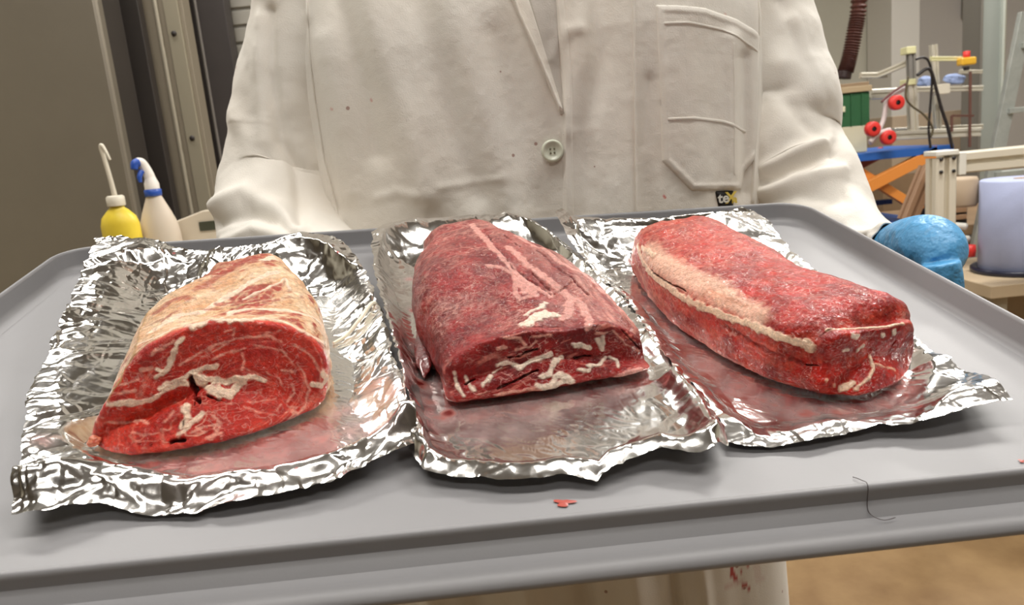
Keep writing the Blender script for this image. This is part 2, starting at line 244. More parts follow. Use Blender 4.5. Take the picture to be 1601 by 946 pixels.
FOILS={
1:dict(front=[[-1829,208,90],[-1734,205,90],[-1631,237,80],[-1524,266,70],[-1345,226,50],[-1162,192,60],[-995,217,70],[-823,236,70],[-622,259,80],[-471,357,90],[-338,427,100],[-263,475,100]],right=[[-263,475,100],[-298,748,100],[-339,1042,120],[-413,1415,130],[-478,1859,140],[-548,2281,150],[-639,2660,180],[-755,2937,240],[-875,3069,300]],back=[[-2636,3349,300],[-2455,3325,290],[-2213,3271,270],[-1916,3175,240],[-1666,3089,250],[-1330,3043,300],[-1103,3085,340],[-987,3075,340],[-875,3069,300]],left=[[-1829,208,90],[-1867,371,120],[-1968,639,140],[-2089,931,140],[-2194,1230,160],[-2258,1571,180],[-2346,1982,200],[-2441,2428,240],[-2536,2907,280],[-2636,3349,300]],ridge=(0.013,0.017,0.009),film=[[-1365,531,10,0.5],[-1169,499,14,0.7],[-936,559,14,0.8],[-724,653,14,0.75],[-559,765,12,0.6],[-433,604,9,0.6],[-383,948,8,0.5],[-485,1099,8,0.4],[-1508,732,8,0.7],[-1924,698,4,0.6],[-632,928,10,0.5]]),
2:dict(front=[[-312,453,80],[-244,306,80],[-128,251,60],[52,191,50],[182,173,60],[315,178,60],[402,146,60],[458,124,50],[514,171,80],[620,213,90],[752,243,100],[849,199,80],[950,169,70],[1033,227,80]],right=[[1033,227,80],[1078,412,90],[1105,665,60],[1097,918,50],[1081,1244,60],[1089,1622,70],[1063,2080,80],[969,2512,90],[880,2877,120],[750,3104,200],[694,3190,240]],back=[[-608,3276,240],[-518,3400,270],[-318,3448,280],[-16,3434,280],[290,3439,280],[517,3404,280],[623,3320,270],[694,3190,240]],left=[[-312,453,80],[-281,596,120],[-311,820,130],[-363,1226,140],[-433,1706,160],[-517,2249,160],[-576,2715,180],[-608,3276,240]],ridge=(0.006,0.009,0.006),film=[[-255,1128,7,1.4],[-218,951,5,1.4],[-288,1605,5,1.3],[-296,2194,4,1.2],[-166,786,8,0.75],[19,784,12,0.7],[271,802,12,0.6],[503,857,10,0.5],[714,920,9,0.45],[-24,617,10,0.4],[157,642,12,0.35],[-333,2748,4,0.8],[-133,841,5,1.2]]),
3:dict(front=[[1078,328,50],[1180,279,50],[1275,264,40],[1437,272,60],[1626,297,70],[1840,304,70],[1975,286,90],[2131,297,110],[2272,306,130],[2397,319,140]],right=[[2397,319,140],[2450,541,120],[2457,751,90],[2453,944,70],[2493,1258,50],[2513,1723,40],[2509,2199,40],[2501,2664,60],[2548,3159,100],[2487,3341,160],[2352,3295,240]],back=[[803,3171,340],[873,3232,350],[924,3105,310],[1074,3105,290],[1357,3039,280],[1635,3047,280],[1965,3119,280],[2203,3198,280],[2352,3295,240]],left=[[1078,328,50],[1105,557,70],[1077,815,70],[1044,1129,80],[1042,1490,90],[1048,1864,100],[984,2196,110],[909,2558,150],[822,2822,240],[803,3171,340]],ridge=(0.003,0.012,0.008),film=[[1284,2481,7,0.9],[1204,1899,8,0.9],[1220,1499,9,0.8],[1254,1114,9,0.7],[1324,846,9,0.7],[1412,665,9,0.7],[1549,549,9,0.9],[1709,491,9,1.0],[1959,538,9,1.0],[1483,415,7,0.6],[2128,702,5,0.9]]),
}
# ------------------------------------------------------------------ the room
M_wall = mat('wall_paint', srgb(196, 192, 176), 0.7, noise=(1.5, 0.08), bump=(60, 0.0005))
M_ceil = mat('ceiling_paint', srgb(134, 131, 125), 0.8, noise=(2, 0.1))
M_floor = mat('floor_concrete', srgb(158, 130, 92), 0.4, noise=(3.2, 0.3, srgb(118, 90, 60)), bump=(30, 0.0006))
def struct(name, c, s, m, bevel=0.0):
    o = box(name, c, s, m, bevel=bevel); tag(o, kind='structure'); return o
X0, X1, Y0, Y1 = -2.4, 4.2, -2.6, 5.6
struct('floor', ((X0 + X1) / 2, (Y0 + Y1) / 2, -0.05), (X1 - X0, Y1 - Y0, 0.1), M_floor)
struct('ceiling', ((X0 + X1) / 2, (Y0 + Y1) / 2, CEIL + 0.05), (X1 - X0, Y1 - Y0, 0.1), M_ceil)
struct('wall_back', ((X0 + X1) / 2, Y1 + 0.05, CEIL / 2), (X1 - X0, 0.1, CEIL), M_wall)
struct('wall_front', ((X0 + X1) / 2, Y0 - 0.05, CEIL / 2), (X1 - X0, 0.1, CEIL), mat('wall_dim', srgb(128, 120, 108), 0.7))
struct('wall_left', (X0 - 0.05, (Y0 + Y1) / 2, CEIL / 2), (0.1, Y1 - Y0, CEIL), M_wall)
struct('wall_right', (X1 + 0.05, (Y0 + Y1) / 2, CEIL / 2), (0.1, Y1 - Y0, CEIL), M_wall)
M_white = mat('white_plastic', srgb(225, 222, 212), 0.4)
M_lamp = mat('lamp_diffuser', (1.0, 0.97, 0.92), 0.5, emit=2.5)
LAMP_AT = ['over the left shoulder', 'over the right shoulder', 'left above the tray', 'right above the tray', 'behind the camera', 'above the steel column', 'at the right above the tray side', 'far back in the middle']
for k, (lx, ly, p) in enumerate(LAMPS):
    t = empty('ceiling_light', (lx, ly, CEIL - 0.07), 'white fluorescent ceiling lamp ' + LAMP_AT[k], 'lamp', 'fluorescent lamps on the ceiling')
    box('housing', (0, 0, 0.035), (1.24, 0.36, 0.07), M_white, t)
    box('diffuser', (0, 0, -0.005), (1.16, 0.28, 0.014), M_lamp, t)

# ------------------------------------------------------------------ the tray
M_tray = mat('tray_coating', srgb(140, 139, 141), 0.48, noise=(9, 0.07), bump=(900, 0.00003))
def make_tray():
    root = empty('tray', (0, 0, 0), 'large grey rectangular tray held by the person, carrying three pieces of meat', 'tray')
    root.matrix_world = T4
    W, D, Rc = 0.3, 0.362, 0.022
    # outline of the inner wall foot: left front -> left back -> right back -> right front
    path = [(-W, y) for y in np.linspace(0.0, D - Rc, 12)]
    path += [(-W + Rc - Rc * math.cos(a), D - Rc + Rc * math.sin(a)) for a in np.linspace(0.15, math.pi / 2, 9)]
    path += [(x, D) for x in np.linspace(-W + Rc + .02, W - Rc - .02, 16)]
    path += [(W - Rc + Rc * math.sin(a), D - Rc + Rc * math.cos(a)) for a in np.linspace(0, math.pi / 2 - .15, 9)]
    path += [(W, y) for y in np.linspace(D - Rc, 0.0, 12)]
    path = np.array(path); d = np.gradient(path, axis=0); d /= np.linalg.norm(d, axis=1, keepdims=True)
    nrm = np.stack([-d[:, 1], d[:, 0]], 1)               # outwards
    prof = [(-0.010, 0.0), (-0.004, 0.0003), (-0.0012, 0.0018), (0.0, 0.0045), (0.0012, 0.0135), (0.0018, 0.0150), (0.003, 0.0156), (0.0044, 0.0150), (0.0050, 0.0136), (0.0040, -0.002), (0.001, -0.0055), (-0.01, -0.006)]
    V = np.array([[(p[0] + n[0] * o, p[1] + n[1] * o, z) for (o, z) in prof] for p, n in zip(path, nrm)])
    wall = link('rim', raw('rim', V, gridfaces(len(path), len(prof))), M_tray, root)
    # base plate with a small underside
    ny = 60; xs = np.linspace(-W + .004, W - .004, 80); ys = np.linspace(0.0, D - .004, ny)
    G = np.array([[(x, y, 0.0001 + 0.0004 * math.sin(x * 9) * math.sin(y * 8)) for x in xs] for y in ys])
    inset = Rc
    for r in G:                                            # pull the two back corners in
        for v in r:
            dx = abs(v[0]) - (W - Rc); dy = v[1] - (D - Rc)
            if dx > 0 and dy > 0:
                L = math.hypot(dx, dy)
                if L > Rc - .003: s = (Rc - .003) / L; v[0] = math.copysign(W - Rc + dx * s, v[0]); v[1] = D - Rc + dy * s
    base = link('tray_base', raw('tray_base', G, gridfaces(ny, 80)), M_tray, root)
    Gu = G.copy(); Gu[..., 2] = -0.005
    link('underside', raw('underside', Gu, gridfaces(ny, 80)[:, ::-1]), M_tray, root)
    # stepped front nose
    pr = [(0.0006, -0.0002), (0.0, 0.0004), (-0.0012, 0.0006), (-0.0022, 0.0), (-0.0027, -0.0010), (-0.0029, -0.0020), (-0.0030, -0.0030), (-0.0038, -0.0098), (-0.0039, -0.0112), (-0.0042, -0.0122), (-0.0048, -0.0127), (-0.0056, -0.0129), (-0.0064, -0.0130), (-0.0100, -0.0130),
          (-0.0110, -0.0127), (-0.0130, -0.0122), (-0.0155, -0.0124), (-0.0178, -0.0134), (-0.0192, -0.0150), (-0.0196, -0.0166), (-0.0190, -0.0178), (-0.0180, -0.0176), (-0.0175, -0.016), (-0.008, -0.0150), (-0.006, -0.014), (-0.0035, -0.006), (0.003, -0.005)]
    xs = np.linspace(-W - .004, W + .004, 90)
    V = np.array([[(x, y, z) for x in xs] for y, z in pr])
    link('front_lip', raw('front_lip', V, gridfaces(len(pr), 90)), M_tray, root)
    return root
TRAY = make_tray()
def on_tray(o, p=(0, 0, 0)):
    o.matrix_world = T4 @ Matrix.Translation(Vector(p)); return o

# ------------------------------------------------------------------ meats
def meat_mat(name, rough, sss, spk, film=0.0):
    m = bpy.data.materials.new(name); m.use_nodes = True; nt = m.node_tree; N = nt.nodes; L = nt.links
    b = N['Principled BSDF']
    at_ = N.new('ShaderNodeAttribute'); at_.attribute_name = 'Col'
    tc = N.new('ShaderNodeTexCoord')
    n = N.new('ShaderNodeTexNoise'); n.inputs['Scale'].default_value = 420; n.inputs['Detail'].default_value = 5; n.inputs['Roughness'].default_value = 0.7
    L.new(tc.outputs['Object'], n.inputs['Vector'])
    mr = N.new('ShaderNodeMapRange'); mr.inputs[1].default_value = 0.3; mr.inputs[2].default_value = 0.7; mr.inputs[3].default_value = 0.62; mr.inputs[4].default_value = 1.25
    L.new(n.outputs[0], mr.inputs[0])
    mx = N.new('ShaderNodeMix'); mx.data_type = 'RGBA'; mx.blend_type = 'MULTIPLY'; mx.inputs[0].default_value = 1.0
    L.new(at_.outputs['Color'], mx.inputs[6]); L.new(mr.outputs[0], mx.inputs[7])
    # hair-fine pale fibres in patches
    mp = N.new('ShaderNodeMapping'); mp.inputs['Scale'].default_value = (.55, 1, 1); mp.inputs['Rotation'].default_value = (0, 0, .5); L.new(tc.outputs['Object'], mp.inputs[0])
    nf = N.new('ShaderNodeTexNoise'); nf.inputs['Scale'].default_value = 170; nf.inputs['Detail'].default_value = 4; nf.inputs['Distortion'].default_value = 1.2; L.new(mp.outputs[0], nf.inputs['Vector'])
    sb = N.new('ShaderNodeMath'); sb.operation = 'SUBTRACT'; sb.inputs[1].default_value = .5; L.new(nf.outputs[0], sb.inputs[0])
    ab = N.new('ShaderNodeMath'); ab.operation = 'ABSOLUTE'; L.new(sb.outputs[0], ab.inputs[0])
    m1 = N.new('ShaderNodeMapRange'); m1.inputs[1].default_value = .028; m1.inputs[2].default_value = .004; m1.inputs[3].default_value = 0; m1.inputs[4].default_value = film; L.new(ab.outputs[0], m1.inputs[0])
    nm = N.new('ShaderNodeTexNoise'); nm.inputs['Scale'].default_value = 45; nm.inputs['Detail'].default_value = 3; L.new(tc.outputs['Object'], nm.inputs['Vector'])
    m2 = N.new('ShaderNodeMapRange'); m2.inputs[1].default_value = .42; m2.inputs[2].default_value = .6; L.new(nm.outputs[0], m2.inputs[0])
    mm = N.new('ShaderNodeMath'); mm.operation = 'MULTIPLY'; L.new(m1.outputs[0], mm.inputs[0]); L.new(m2.outputs[0], mm.inputs[1])
    mz = N.new('ShaderNodeMix'); mz.data_type = 'RGBA'; L.new(mm.outputs[0], mz.inputs[0]); L.new(mx.outputs[2], mz.inputs[6]); mz.inputs[7].default_value = (.78, .42, .34, 1)
    L.new(mz.outputs[2], b.inputs['Base Color'])
    n2 = N.new('ShaderNodeTexNoise'); n2.inputs['Scale'].default_value = spk; n2.inputs['Detail'].default_value = 4; n2.inputs['Roughness'].default_value = 0.6; n2.inputs['Distortion'].default_value = 0.8
    L.new(tc.outputs['Object'], n2.inputs['Vector'])
    bu = N.new('ShaderNodeBump'); bu.inputs['Distance'].default_value = 0.0013; bu.inputs['Strength'].default_value = 0.8
    L.new(n2.outputs[0], bu.inputs['Height']); L.new(bu.outputs[0], b.inputs['Normal'])
    n3 = N.new('ShaderNodeTexNoise'); n3.inputs['Scale'].default_value = spk * .55; n3.inputs['Detail'].default_value = 2; L.new(tc.outputs['Object'], n3.inputs['Vector'])
    bu2 = N.new('ShaderNodeBump'); bu2.inputs['Distance'].default_value = 0.0022; bu2.inputs['Strength'].default_value = 1.0; L.new(n3.outputs[0], bu2.inputs['Height']); L.new(bu2.outputs[0], b.inputs['Coat Normal'])
    b.inputs['Roughness'].default_value = rough; b.inputs['Specular IOR Level'].default_value = 0.15
    b.inputs['Coat Weight'].default_value = 0.42; b.inputs['Coat Roughness'].default_value = 0.07
    b.inputs['Subsurface Weight'].default_value = sss; b.inputs['Subsurface Radius'].default_value = (1, .25, .2); b.inputs['Subsurface Scale'].default_value = 0.003
    return m
def loft(R, nu, nv, nf, nb, ef=.09, eb=.5, rf=.004, rb=.02):
    ring = np.array([cr(r, np.linspace(0, len(r), nu, endpoint=False), True) for r in R])
    body = cr(ring, np.linspace(0, len(R) - 1, nv), False)
    def cap(r, r2, n, e, rad):
        c0 = r.mean(0); nrm = _n(c0 - r2.mean(0)); u, s, vt = np.linalg.svd(r - c0, full_matrices=False); nn = vt[2] * np.sign(vt[2] @ nrm); out = []
        for k in np.linspace(0, 1, n + 1)[1:] ** 1.15:
            off = rad * math.sin(math.acos(1 - k / e)) if k < e else rad
            out.append(c0 + (r - c0) * (1 - k) + nn * off)
        return np.array(out)
    Fr = cap(body[0], body[min(8, nv - 1)], nf, ef, rf)[::-1]; B = cap(body[-1], body[-min(8, nv - 1) - 1], nb, eb, rb)
    return np.concatenate([Fr, body, B])
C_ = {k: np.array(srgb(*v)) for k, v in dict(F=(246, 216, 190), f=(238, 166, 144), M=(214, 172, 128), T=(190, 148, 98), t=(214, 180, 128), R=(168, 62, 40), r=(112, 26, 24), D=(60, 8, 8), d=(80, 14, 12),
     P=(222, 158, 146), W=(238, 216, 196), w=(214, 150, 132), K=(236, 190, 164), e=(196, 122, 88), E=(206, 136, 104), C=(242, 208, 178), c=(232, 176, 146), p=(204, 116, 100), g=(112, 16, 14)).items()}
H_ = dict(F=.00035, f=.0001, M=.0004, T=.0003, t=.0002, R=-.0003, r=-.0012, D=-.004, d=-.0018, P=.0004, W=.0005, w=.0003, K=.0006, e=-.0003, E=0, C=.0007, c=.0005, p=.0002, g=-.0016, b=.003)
def make_meat(k, name, label, basef, mt, nu, nv, nf, nb, film):
    R = np.array(RINGS[k], float) * 1e-4
    G = loft(R, nu, nv, nf, nb, rf=.006 if k > 1 else .004, ef=.14 if k > 1 else .09); rows = len(G)
    row = np.repeat(np.arange(rows), nu)
    onface = sstep(nf + 4, nf - 4, row)                     # 1 on the cut face
    P = G.reshape(-1, 3)
    du = np.roll(G, -1, 1) - np.roll(G, 1, 1); dv = np.gradient(G, axis=0)
    Nn = np.cross(dv, du).reshape(-1, 3); Nn /= np.linalg.norm(Nn, axis=1, keepdims=True) + 1e-9
    c0 = P.mean(0)
    if ((P - c0) * Nn).sum() < 0: Nn = -Nn
    col = basef(P, Nn, onface)
    h = fbm(P, .03, 3, k) * .0016 * (1 - .6 * onface) + fbm(P, .006, 3, k + 4) * .0005
    Pw = P + np.stack([fbm(P, .004, 2, 20), fbm(P, .004, 2, 21), fbm(P, .004, 2, 22)], 1) * .0006
    edge = fbm(P, .0025, 2, 31)
    for code, w, pts in STROKES[k]:
        pts = np.array(pts, float) * 1e-4; hw = w * 1e-4 / 2 * (1.4 if code in 'FfWwC' else 1.25 if code in 'PK' else 1.1)
        lo = pts.min(0) - hw * 2 - .004; hi = pts.max(0) + hw * 2 + .004
        m = np.where(((P > lo) & (P < hi)).all(1))[0]
        if not len(m): continue
        d = segdist(P[m] * .7 + Pw[m] * .3 if code in 'CKP' else Pw[m], pts) * (1 + .2 * edge[m]) + edge[m] * min(hw * .25, .0005)
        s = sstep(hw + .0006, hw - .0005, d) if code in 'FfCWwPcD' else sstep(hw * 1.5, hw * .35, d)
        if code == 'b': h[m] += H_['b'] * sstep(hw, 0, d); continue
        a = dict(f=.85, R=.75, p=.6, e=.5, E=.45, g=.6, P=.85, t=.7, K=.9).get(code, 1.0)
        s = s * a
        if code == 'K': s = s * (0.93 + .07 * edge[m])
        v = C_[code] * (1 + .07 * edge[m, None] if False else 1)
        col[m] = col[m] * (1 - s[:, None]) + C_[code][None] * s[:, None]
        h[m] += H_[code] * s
    P = P + Nn * h[:, None]
    P[:, 2] = np.maximum(P[:, 2], .0032)
    col = np.clip(col * (1 + .06 * fbm(P, .01, 2, 50)[:, None]), 0, 1)
    org = np.array([P[:, 0].mean(), P[:, 1].mean(), .0032])
    me = raw(name, P - org, gridfaces(rows, nu, True)); colattr(me, 'Col', col)
    me.flip_normals() if me.polygons[0].normal.length >= 0 and _flip(me) else None
    o = link(name, me, mt); on_tray(o, org); tag(o, label, 'meat'); return o, P
def _flip(me):
    n = len(me.polygons); c = np.empty(n * 3, np.float32); nn = np.empty(n * 3, np.float32)
    me.polygons.foreach_get('center', c); me.polygons.foreach_get('normal', nn)
    c = c.reshape(-1, 3); nn = nn.reshape(-1, 3); return ((c - c.mean(0)) * nn).sum() < 0
def streak(P, d, s, seed, ratio=5):
    """noise stretched along direction d"""
    d = _n(d); a = P @ d; Q = P - a[:, None] * d * (1 - 1 / ratio); return fbm(Q, s, 4, seed)
def mix(a, b, t): return a * (1 - t[:, None]) + np.array(b)[None] * t[:, None]
def fine(P, d, s, seed, ratio):
    """thin pale fibres: ridged stretched noise, 0..1"""
    return sstep(.30, .0, np.abs(streak(P, d, s, seed, ratio)))
def base1(P, N, face):
    red = mix(np.tile(srgb(212, 54, 32), (len(P), 1)), srgb(184, 34, 22), np.clip(.5 + fbm(P, .012, 3, 2), 0, 1))
    # arcs of muscle grain around the eye of the cut face
    c = np.array([-.105, .09, .018]); r = np.linalg.norm((P - c) * [1, 0, 1.5], axis=1)
    g = fbm(np.stack([r * 4.0, P[:, 0] * .5, P[:, 2] * .5], 1), .006, 3, 9)
    red = mix(red, srgb(226, 112, 90), sstep(.25, .9, g) * .6)
    red = mix(red, srgb(146, 26, 22), sstep(.25, .9, -g) * .5)
    vein = np.abs(fbm(P * [1, 1, 1.7], .012, 3, 33)); red = mix(red, srgb(236, 166, 142), sstep(.085, .0, vein) * .9 * sstep(-.25, .35, fbm(P, .03, 2, 14)))
    vein = np.abs(fbm(P * [1, 1, 1.9] + .3, .007, 2, 43)); red = mix(red, srgb(230, 140, 118), sstep(.07, .0, vein) * .7 * sstep(-.1, .5, fbm(P, .02, 2, 24)))
    s = streak(P, (.75, .25, .55), .006, 3, 6)
    b = mix(np.tile(srgb(212, 158, 114), (len(P), 1)), srgb(240, 208, 172), np.clip(.5 + 1.1 * s, 0, 1))
    b = mix(b, srgb(168, 58, 36), sstep(.12, .42, streak(P, (.8, .2, .45), .012, 5, 4)))
    b = mix(b, srgb(222, 180, 140), fine(P, (.8, .2, .5), .0045, 8, 6) * .7)
    b = mix(b, srgb(150, 74, 44), sstep(.35, .7, streak(P, (.8, .2, .45), .0035, 15, 5)) * .6)
    return b * (1 - face[:, None]) + red * face[:, None]
def base2(P, N, face):
    red = mix(np.tile(srgb(146, 22, 20), (len(P), 1)), srgb(112, 14, 16), np.clip(.5 + 1.2 * fbm(P, .008, 3, 2), 0, 1))
    red = mix(red, srgb(212, 120, 104), sstep(.30, .8, streak(P, (1, .1, .25), .0028, 8, 4)) * .7 * face)
    red = mix(red, srgb(196, 52, 40), sstep(.012, .004, P[:, 2]) * .4)
    s2 = fbm(P, .02, 3, 6); far = sstep(.13, .25, P[:, 1])
    f1 = fine(P, (.9, .5, .2), .005, 12, 4); f2 = fine(P, (.3, 1, .2), .0035, 14, 5)
    top = (1 - face) * (.25 + .75 * sstep(.0, .6, N[:, 2]))
    f = np.clip(f1 * .6 + f2 * .45, 0, 1) * np.clip(.15 + .75 * far + .75 * s2, 0, 1) * top
    red = mix(red, srgb(220, 156, 142), f * .62)
    red = mix(red, srgb(190, 112, 104), far * top * .18)
    right = sstep(.025, .07, P[:, 0] + (P[:, 1] - .16) * .25) * (1 - face)
    red = mix(red, srgb(214, 150, 136), right * np.clip(.5 + .9 * streak(P, (.35, -1, 0), .006, 3, 6), 0, 1) * .85)
    return mix(red, srgb(120, 24, 24), right * fine(P, (.35, -1, 0), .005, 19, 8) * .45)
def base3(P, N, face):
    red = mix(np.tile(srgb(184, 30, 16), (len(P), 1)), srgb(142, 16, 10), np.clip(.5 + 1.2 * fbm(P, .01, 3, 2), 0, 1))
    up = sstep(.5, .9, N[:, 2]); far = sstep(.10, .27, P[:, 1]); s2 = fbm(P, .02, 3, 6)
    f1 = fine(P, (1, .35, 0), .0032, 4, 4); f2 = fine(P, (.5, 1, 0), .0045, 9, 3)
    f = np.clip(f1 * .6 + f2 * .35, 0, 1) * np.clip(.18 + .85 * far + .5 * s2, 0, 1) * up * (1 - face)
    red = mix(red, srgb(222, 142, 120), f * .62)
    red = mix(red, srgb(196, 100, 86), far * up * (1 - face) * .25)
    side = (1 - up) * (1 - face)
    red = mix(red, srgb(198, 64, 40), side * np.clip(.3 + .8 * streak(P, (.1, 1, 0), .006, 15, 6), 0, .8))
    red = mix(red, srgb(222, 140, 118), side * fine(P, (.1, 1, .2), .004, 25, 6) * (.15 + .6 * sstep(.12, .24, P[:, 1])))
    return mix(red, srgb(206, 74, 52), face * sstep(.1, .7, fbm(P, .007, 3, 19)) * .55)
MM1 = meat_mat('raw_meat_marbled', .42, .12, 900, .4)
MM2 = meat_mat('raw_meat_dark', .42, .05, 700, .45)
MM3 = meat_mat('raw_meat_bright', .42, .05, 620, .4)
meat1, V1 = make_meat(1, 'meat_joint', 'marbled red meat joint with cream fat top on the leftmost foil', base1, MM1, 600, 240, 150, 60, 0)
meat2, V2 = make_meat(2, 'meat_joint', 'dark red meat joint with white fat ridge on the middle foil', base2, MM2, 560, 260, 110, 60, 0)
meat3, V3 = make_meat(3, 'meat_joint', 'long bright red loin with a cream fat strip along its side, on the right foil', base3, MM3, 520, 330, 90, 50, 0)
# ------------------------------------------------------------------ foil sheets
def foil_mat():
    m = bpy.data.materials.new('aluminium_foil'); m.use_nodes = True; nt = m.node_tree; N = nt.nodes; L = nt.links
    b = N['Principled BSDF']; a = N.new('ShaderNodeAttribute'); a.attribute_name = 'Col'
    w = N.new('ShaderNodeAttribute'); w.attribute_name = 'Wet'
    L.new(a.outputs['Color'], b.inputs['Base Color'])
    mr = N.new('ShaderNodeMapRange'); mr.inputs[3].default_value = 1.0; mr.inputs[4].default_value = 0.45; L.new(w.outputs['Fac'], mr.inputs[0]); L.new(mr.outputs[0], b.inputs['Metallic'])
    tc = N.new('ShaderNodeTexCoord'); n = N.new('ShaderNodeTexNoise'); n.inputs['Scale'].default_value = 140; n.inputs['Detail'].default_value = 3
    L.new(tc.outputs['Object'], n.inputs['Vector']); bu = N.new('ShaderNodeBump'); bu.inputs['Distance'].default_value = 0.00035; bu.inputs['Strength'].default_value = 0.08
    L.new(n.outputs[0], bu.inputs['Height']); L.new(bu.outputs[0], b.inputs['Normal'])
    b.inputs['Roughness'].default_value = 0.17
    return m
M_foil = foil_mat()
def make_foil(k, label, n, amp_in, amp_edge, foot):
    E = {s: np.array(FOILS[k][s], float) * 1e-4 for s in ('front', 'right', 'back', 'left')}
    def curve(P, n):
        s = np.concatenate([[0], np.cumsum(np.linalg.norm(np.diff(P, axis=0), axis=1))]); s /= s[-1]; t = np.linspace(0, 1, n)
        return np.stack([np.interp(t, s, P[:, i]) for i in range(3)], 1)
    u = np.linspace(0, 1, n)
    # denser rows near the rims so that the crumpled borders get fine facets
    F, B, Lf, Rt = curve(E['front'], n), curve(E['back'], n), curve(E['left'], n), curve(E['right'], n)
    rag = lambda C, sd: C + np.stack([crumple(C[:, :2] * 1.0, .011, sd), crumple(C[:, :2] * 1.0, .012, sd + 1), 0 * C[:, 0]], 1) * .0019 * np.sin(np.linspace(0, math.pi, n))[:, None] ** .3
    oF, oB, oL, oR = rag(F, 1) - F, rag(B, 2) - B, rag(Lf, 3) - Lf, rag(Rt, 4) - Rt
    U, Vv = np.meshgrid(u, u)
    Up, Vp = U[..., None], Vv[..., None]
    P = (1 - Vp) * F[None] + Vp * B[None] + (1 - Up) * Lf[:, None] + Up * Rt[:, None] - ((1 - Up) * (1 - Vp) * F[0] + Up * (1 - Vp) * F[-1] + (1 - Up) * Vp * B[0] + Up * Vp * B[-1])
    W = np.linalg.norm(Rt - Lf, axis=1).mean(); H = np.linalg.norm(B - F, axis=1).mean()
    dF, dB, dL, dR = Vv * H, (1 - Vv) * H, U * W, (1 - U) * W
    zF = np.broadcast_to(F[None, :, 2], U.shape); zB = np.broadcast_to(B[None, :, 2], U.shape); zL = np.broadcast_to(Lf[:, None, 2], U.shape); zR = np.broadcast_to(Rt[:, None, 2], U.shape)
    for d_, o_ in ((dF, oF[None]), (dB, oB[None]), (dL, oL[:, None]), (dR, oR[:, None])): P = P + o_ * np.exp(-(d_ / .004))[..., None]
    lam = dict(F=.014, B=.032, L=.028, R=.018)[ 'F'], .034, (.034 if k == 1 else .014), (.016 if k < 3 else .03)
    ws = [np.exp(-(d / l) ** 2) for d, l in zip((dF, dB, dL, dR), lam)]
    sw = sum(ws); z = sum(w * q for w, q in zip(ws, (zF, zB, zL, zR))) / np.maximum(sw, 1)
    rh, rd, rw = FOILS[k]['ridge']
    p2 = P[..., :2].reshape(-1, 2)
    z = z + rh * np.exp(-((dF - rd) / rw) ** 2) * (.75 + .35 * crumple(p2, .03, 6).reshape(U.shape))
    if k == 2: z += .006 * np.exp(-((dR - .008) / .006) ** 2) * (Vv < .25)
    dmin = np.minimum(np.minimum(dF, dB), np.minimum(dL, dR))
    e = np.exp(-(dmin / .02) ** 2)
    amp = amp_in + (amp_edge - amp_in) * e
    if k == 1:
        amp = np.maximum(amp, .0034 * sstep(.25, .0, U) + 0 * U)
        amp = np.maximum(amp, .0030 * sstep(.6, .85, Vv))
    if k == 2: amp = np.maximum(amp, .0016 * sstep(.55, .8, Vv))
    if k == 3: amp = np.maximum(amp, .0022 * sstep(.5, .8, Vv) * sstep(.6, .2, U)); amp = np.maximum(amp, .002 * sstep(.8, .95, U))
    a = amp.ravel()
    c = crumple(p2, .04, k, .4 + k) * 1.35 + crumple(p2, .019, k + 3, 1.3) * .68 + crumple(p2, .008, k + 6, 2.2) * .24 + crumple(p2, .0035, k + 2, .3) * .03
    stre = crumple(p2, .012, k + 5, .5 if k == 2 else .25, asp=.28) * .5
    zz = z.ravel() + a * c + a * .5 * stre
    P3 = np.stack([p2[:, 0] + a * .5 * crumple(p2, .011, k + 8), p2[:, 1] + a * .5 * crumple(p2, .012, k + 10), zz], 1)
    # lie flat below the meat
    fd = np.full(len(P3), 1e9)
    for q in range(0, len(P3), 20000):
        d = P3[q:q + 20000, None, :2] - foot[None]; fd[q:q + 20000] = np.sqrt((d * d).sum(2)).min(1)
    fl = sstep(.001, .012, fd)
    inside = sstep(.006, .003, fd)
    P3[:, 2] = P3[:, 2] * (.12 + .88 * fl) + .0004
    P3[:, 2] = np.where(fd < .004, np.minimum(P3[:, 2], .0024), P3[:, 2])
    P3[:, 2] = np.maximum(P3[:, 2], .0008 + .0003 * np.abs(crumple(p2, .004, 3)))
    # keep inside the rim of the tray
    hi = P3[:, 2] < .0165
    P3[:, 0] = np.where(hi, np.clip(P3[:, 0], -.296, .296), P3[:, 0]); P3[:, 1] = np.where(hi, np.minimum(P3[:, 1], .357), P3[:, 1])
    col = np.tile((.81, .795, .77), (len(P3), 1)); wet_refl = np.zeros(len(P3))
    for fx, fy, r, s in FOILS[k]['film']:
        d = np.hypot(P3[:, 0] - fx * 1e-4, P3[:, 1] - fy * 1e-4) / (r * 1e-3)
        wet_refl = np.maximum(wet_refl, s * np.exp(-d ** 2))
    wet_refl = wet_refl * (.65 + .7 * np.clip(.5 + crumple(p2, .013, 4, 1.0) * .8 + .4 * fbm(P3, .004, 2, 5), 0, 1))
    w1 = np.clip(wet_refl, 0, 1)
    tint = dict()
    c1 = srgb(226, 150, 142) if k == 1 else srgb(178, 96, 86) if k == 2 else srgb(170, 74, 62)  # on the middle and right foils the juice tint also paints the meat's reflection
    col = mix(col, c1, w1 * .9); dk = np.clip(wet_refl - 1, 0, .5) * 2; col = mix(col, srgb(120, 34, 30), dk)
    # a few drops
    rr = np.random.RandomState(k)
    for _ in range(9):
        q = P3[rr.randint(len(P3))]; d = np.hypot(P3[:, 0] - q[0], P3[:, 1] - q[1]); s = sstep(.0014, .0006, d * (1 + .3 * fbm(P3, .002, 1, 3))); col = mix(col, srgb(190, 40, 34), s * .8); w1 = np.maximum(w1, s)
    org = np.array([P3[:, 0].mean(), P3[:, 1].mean(), .0008])
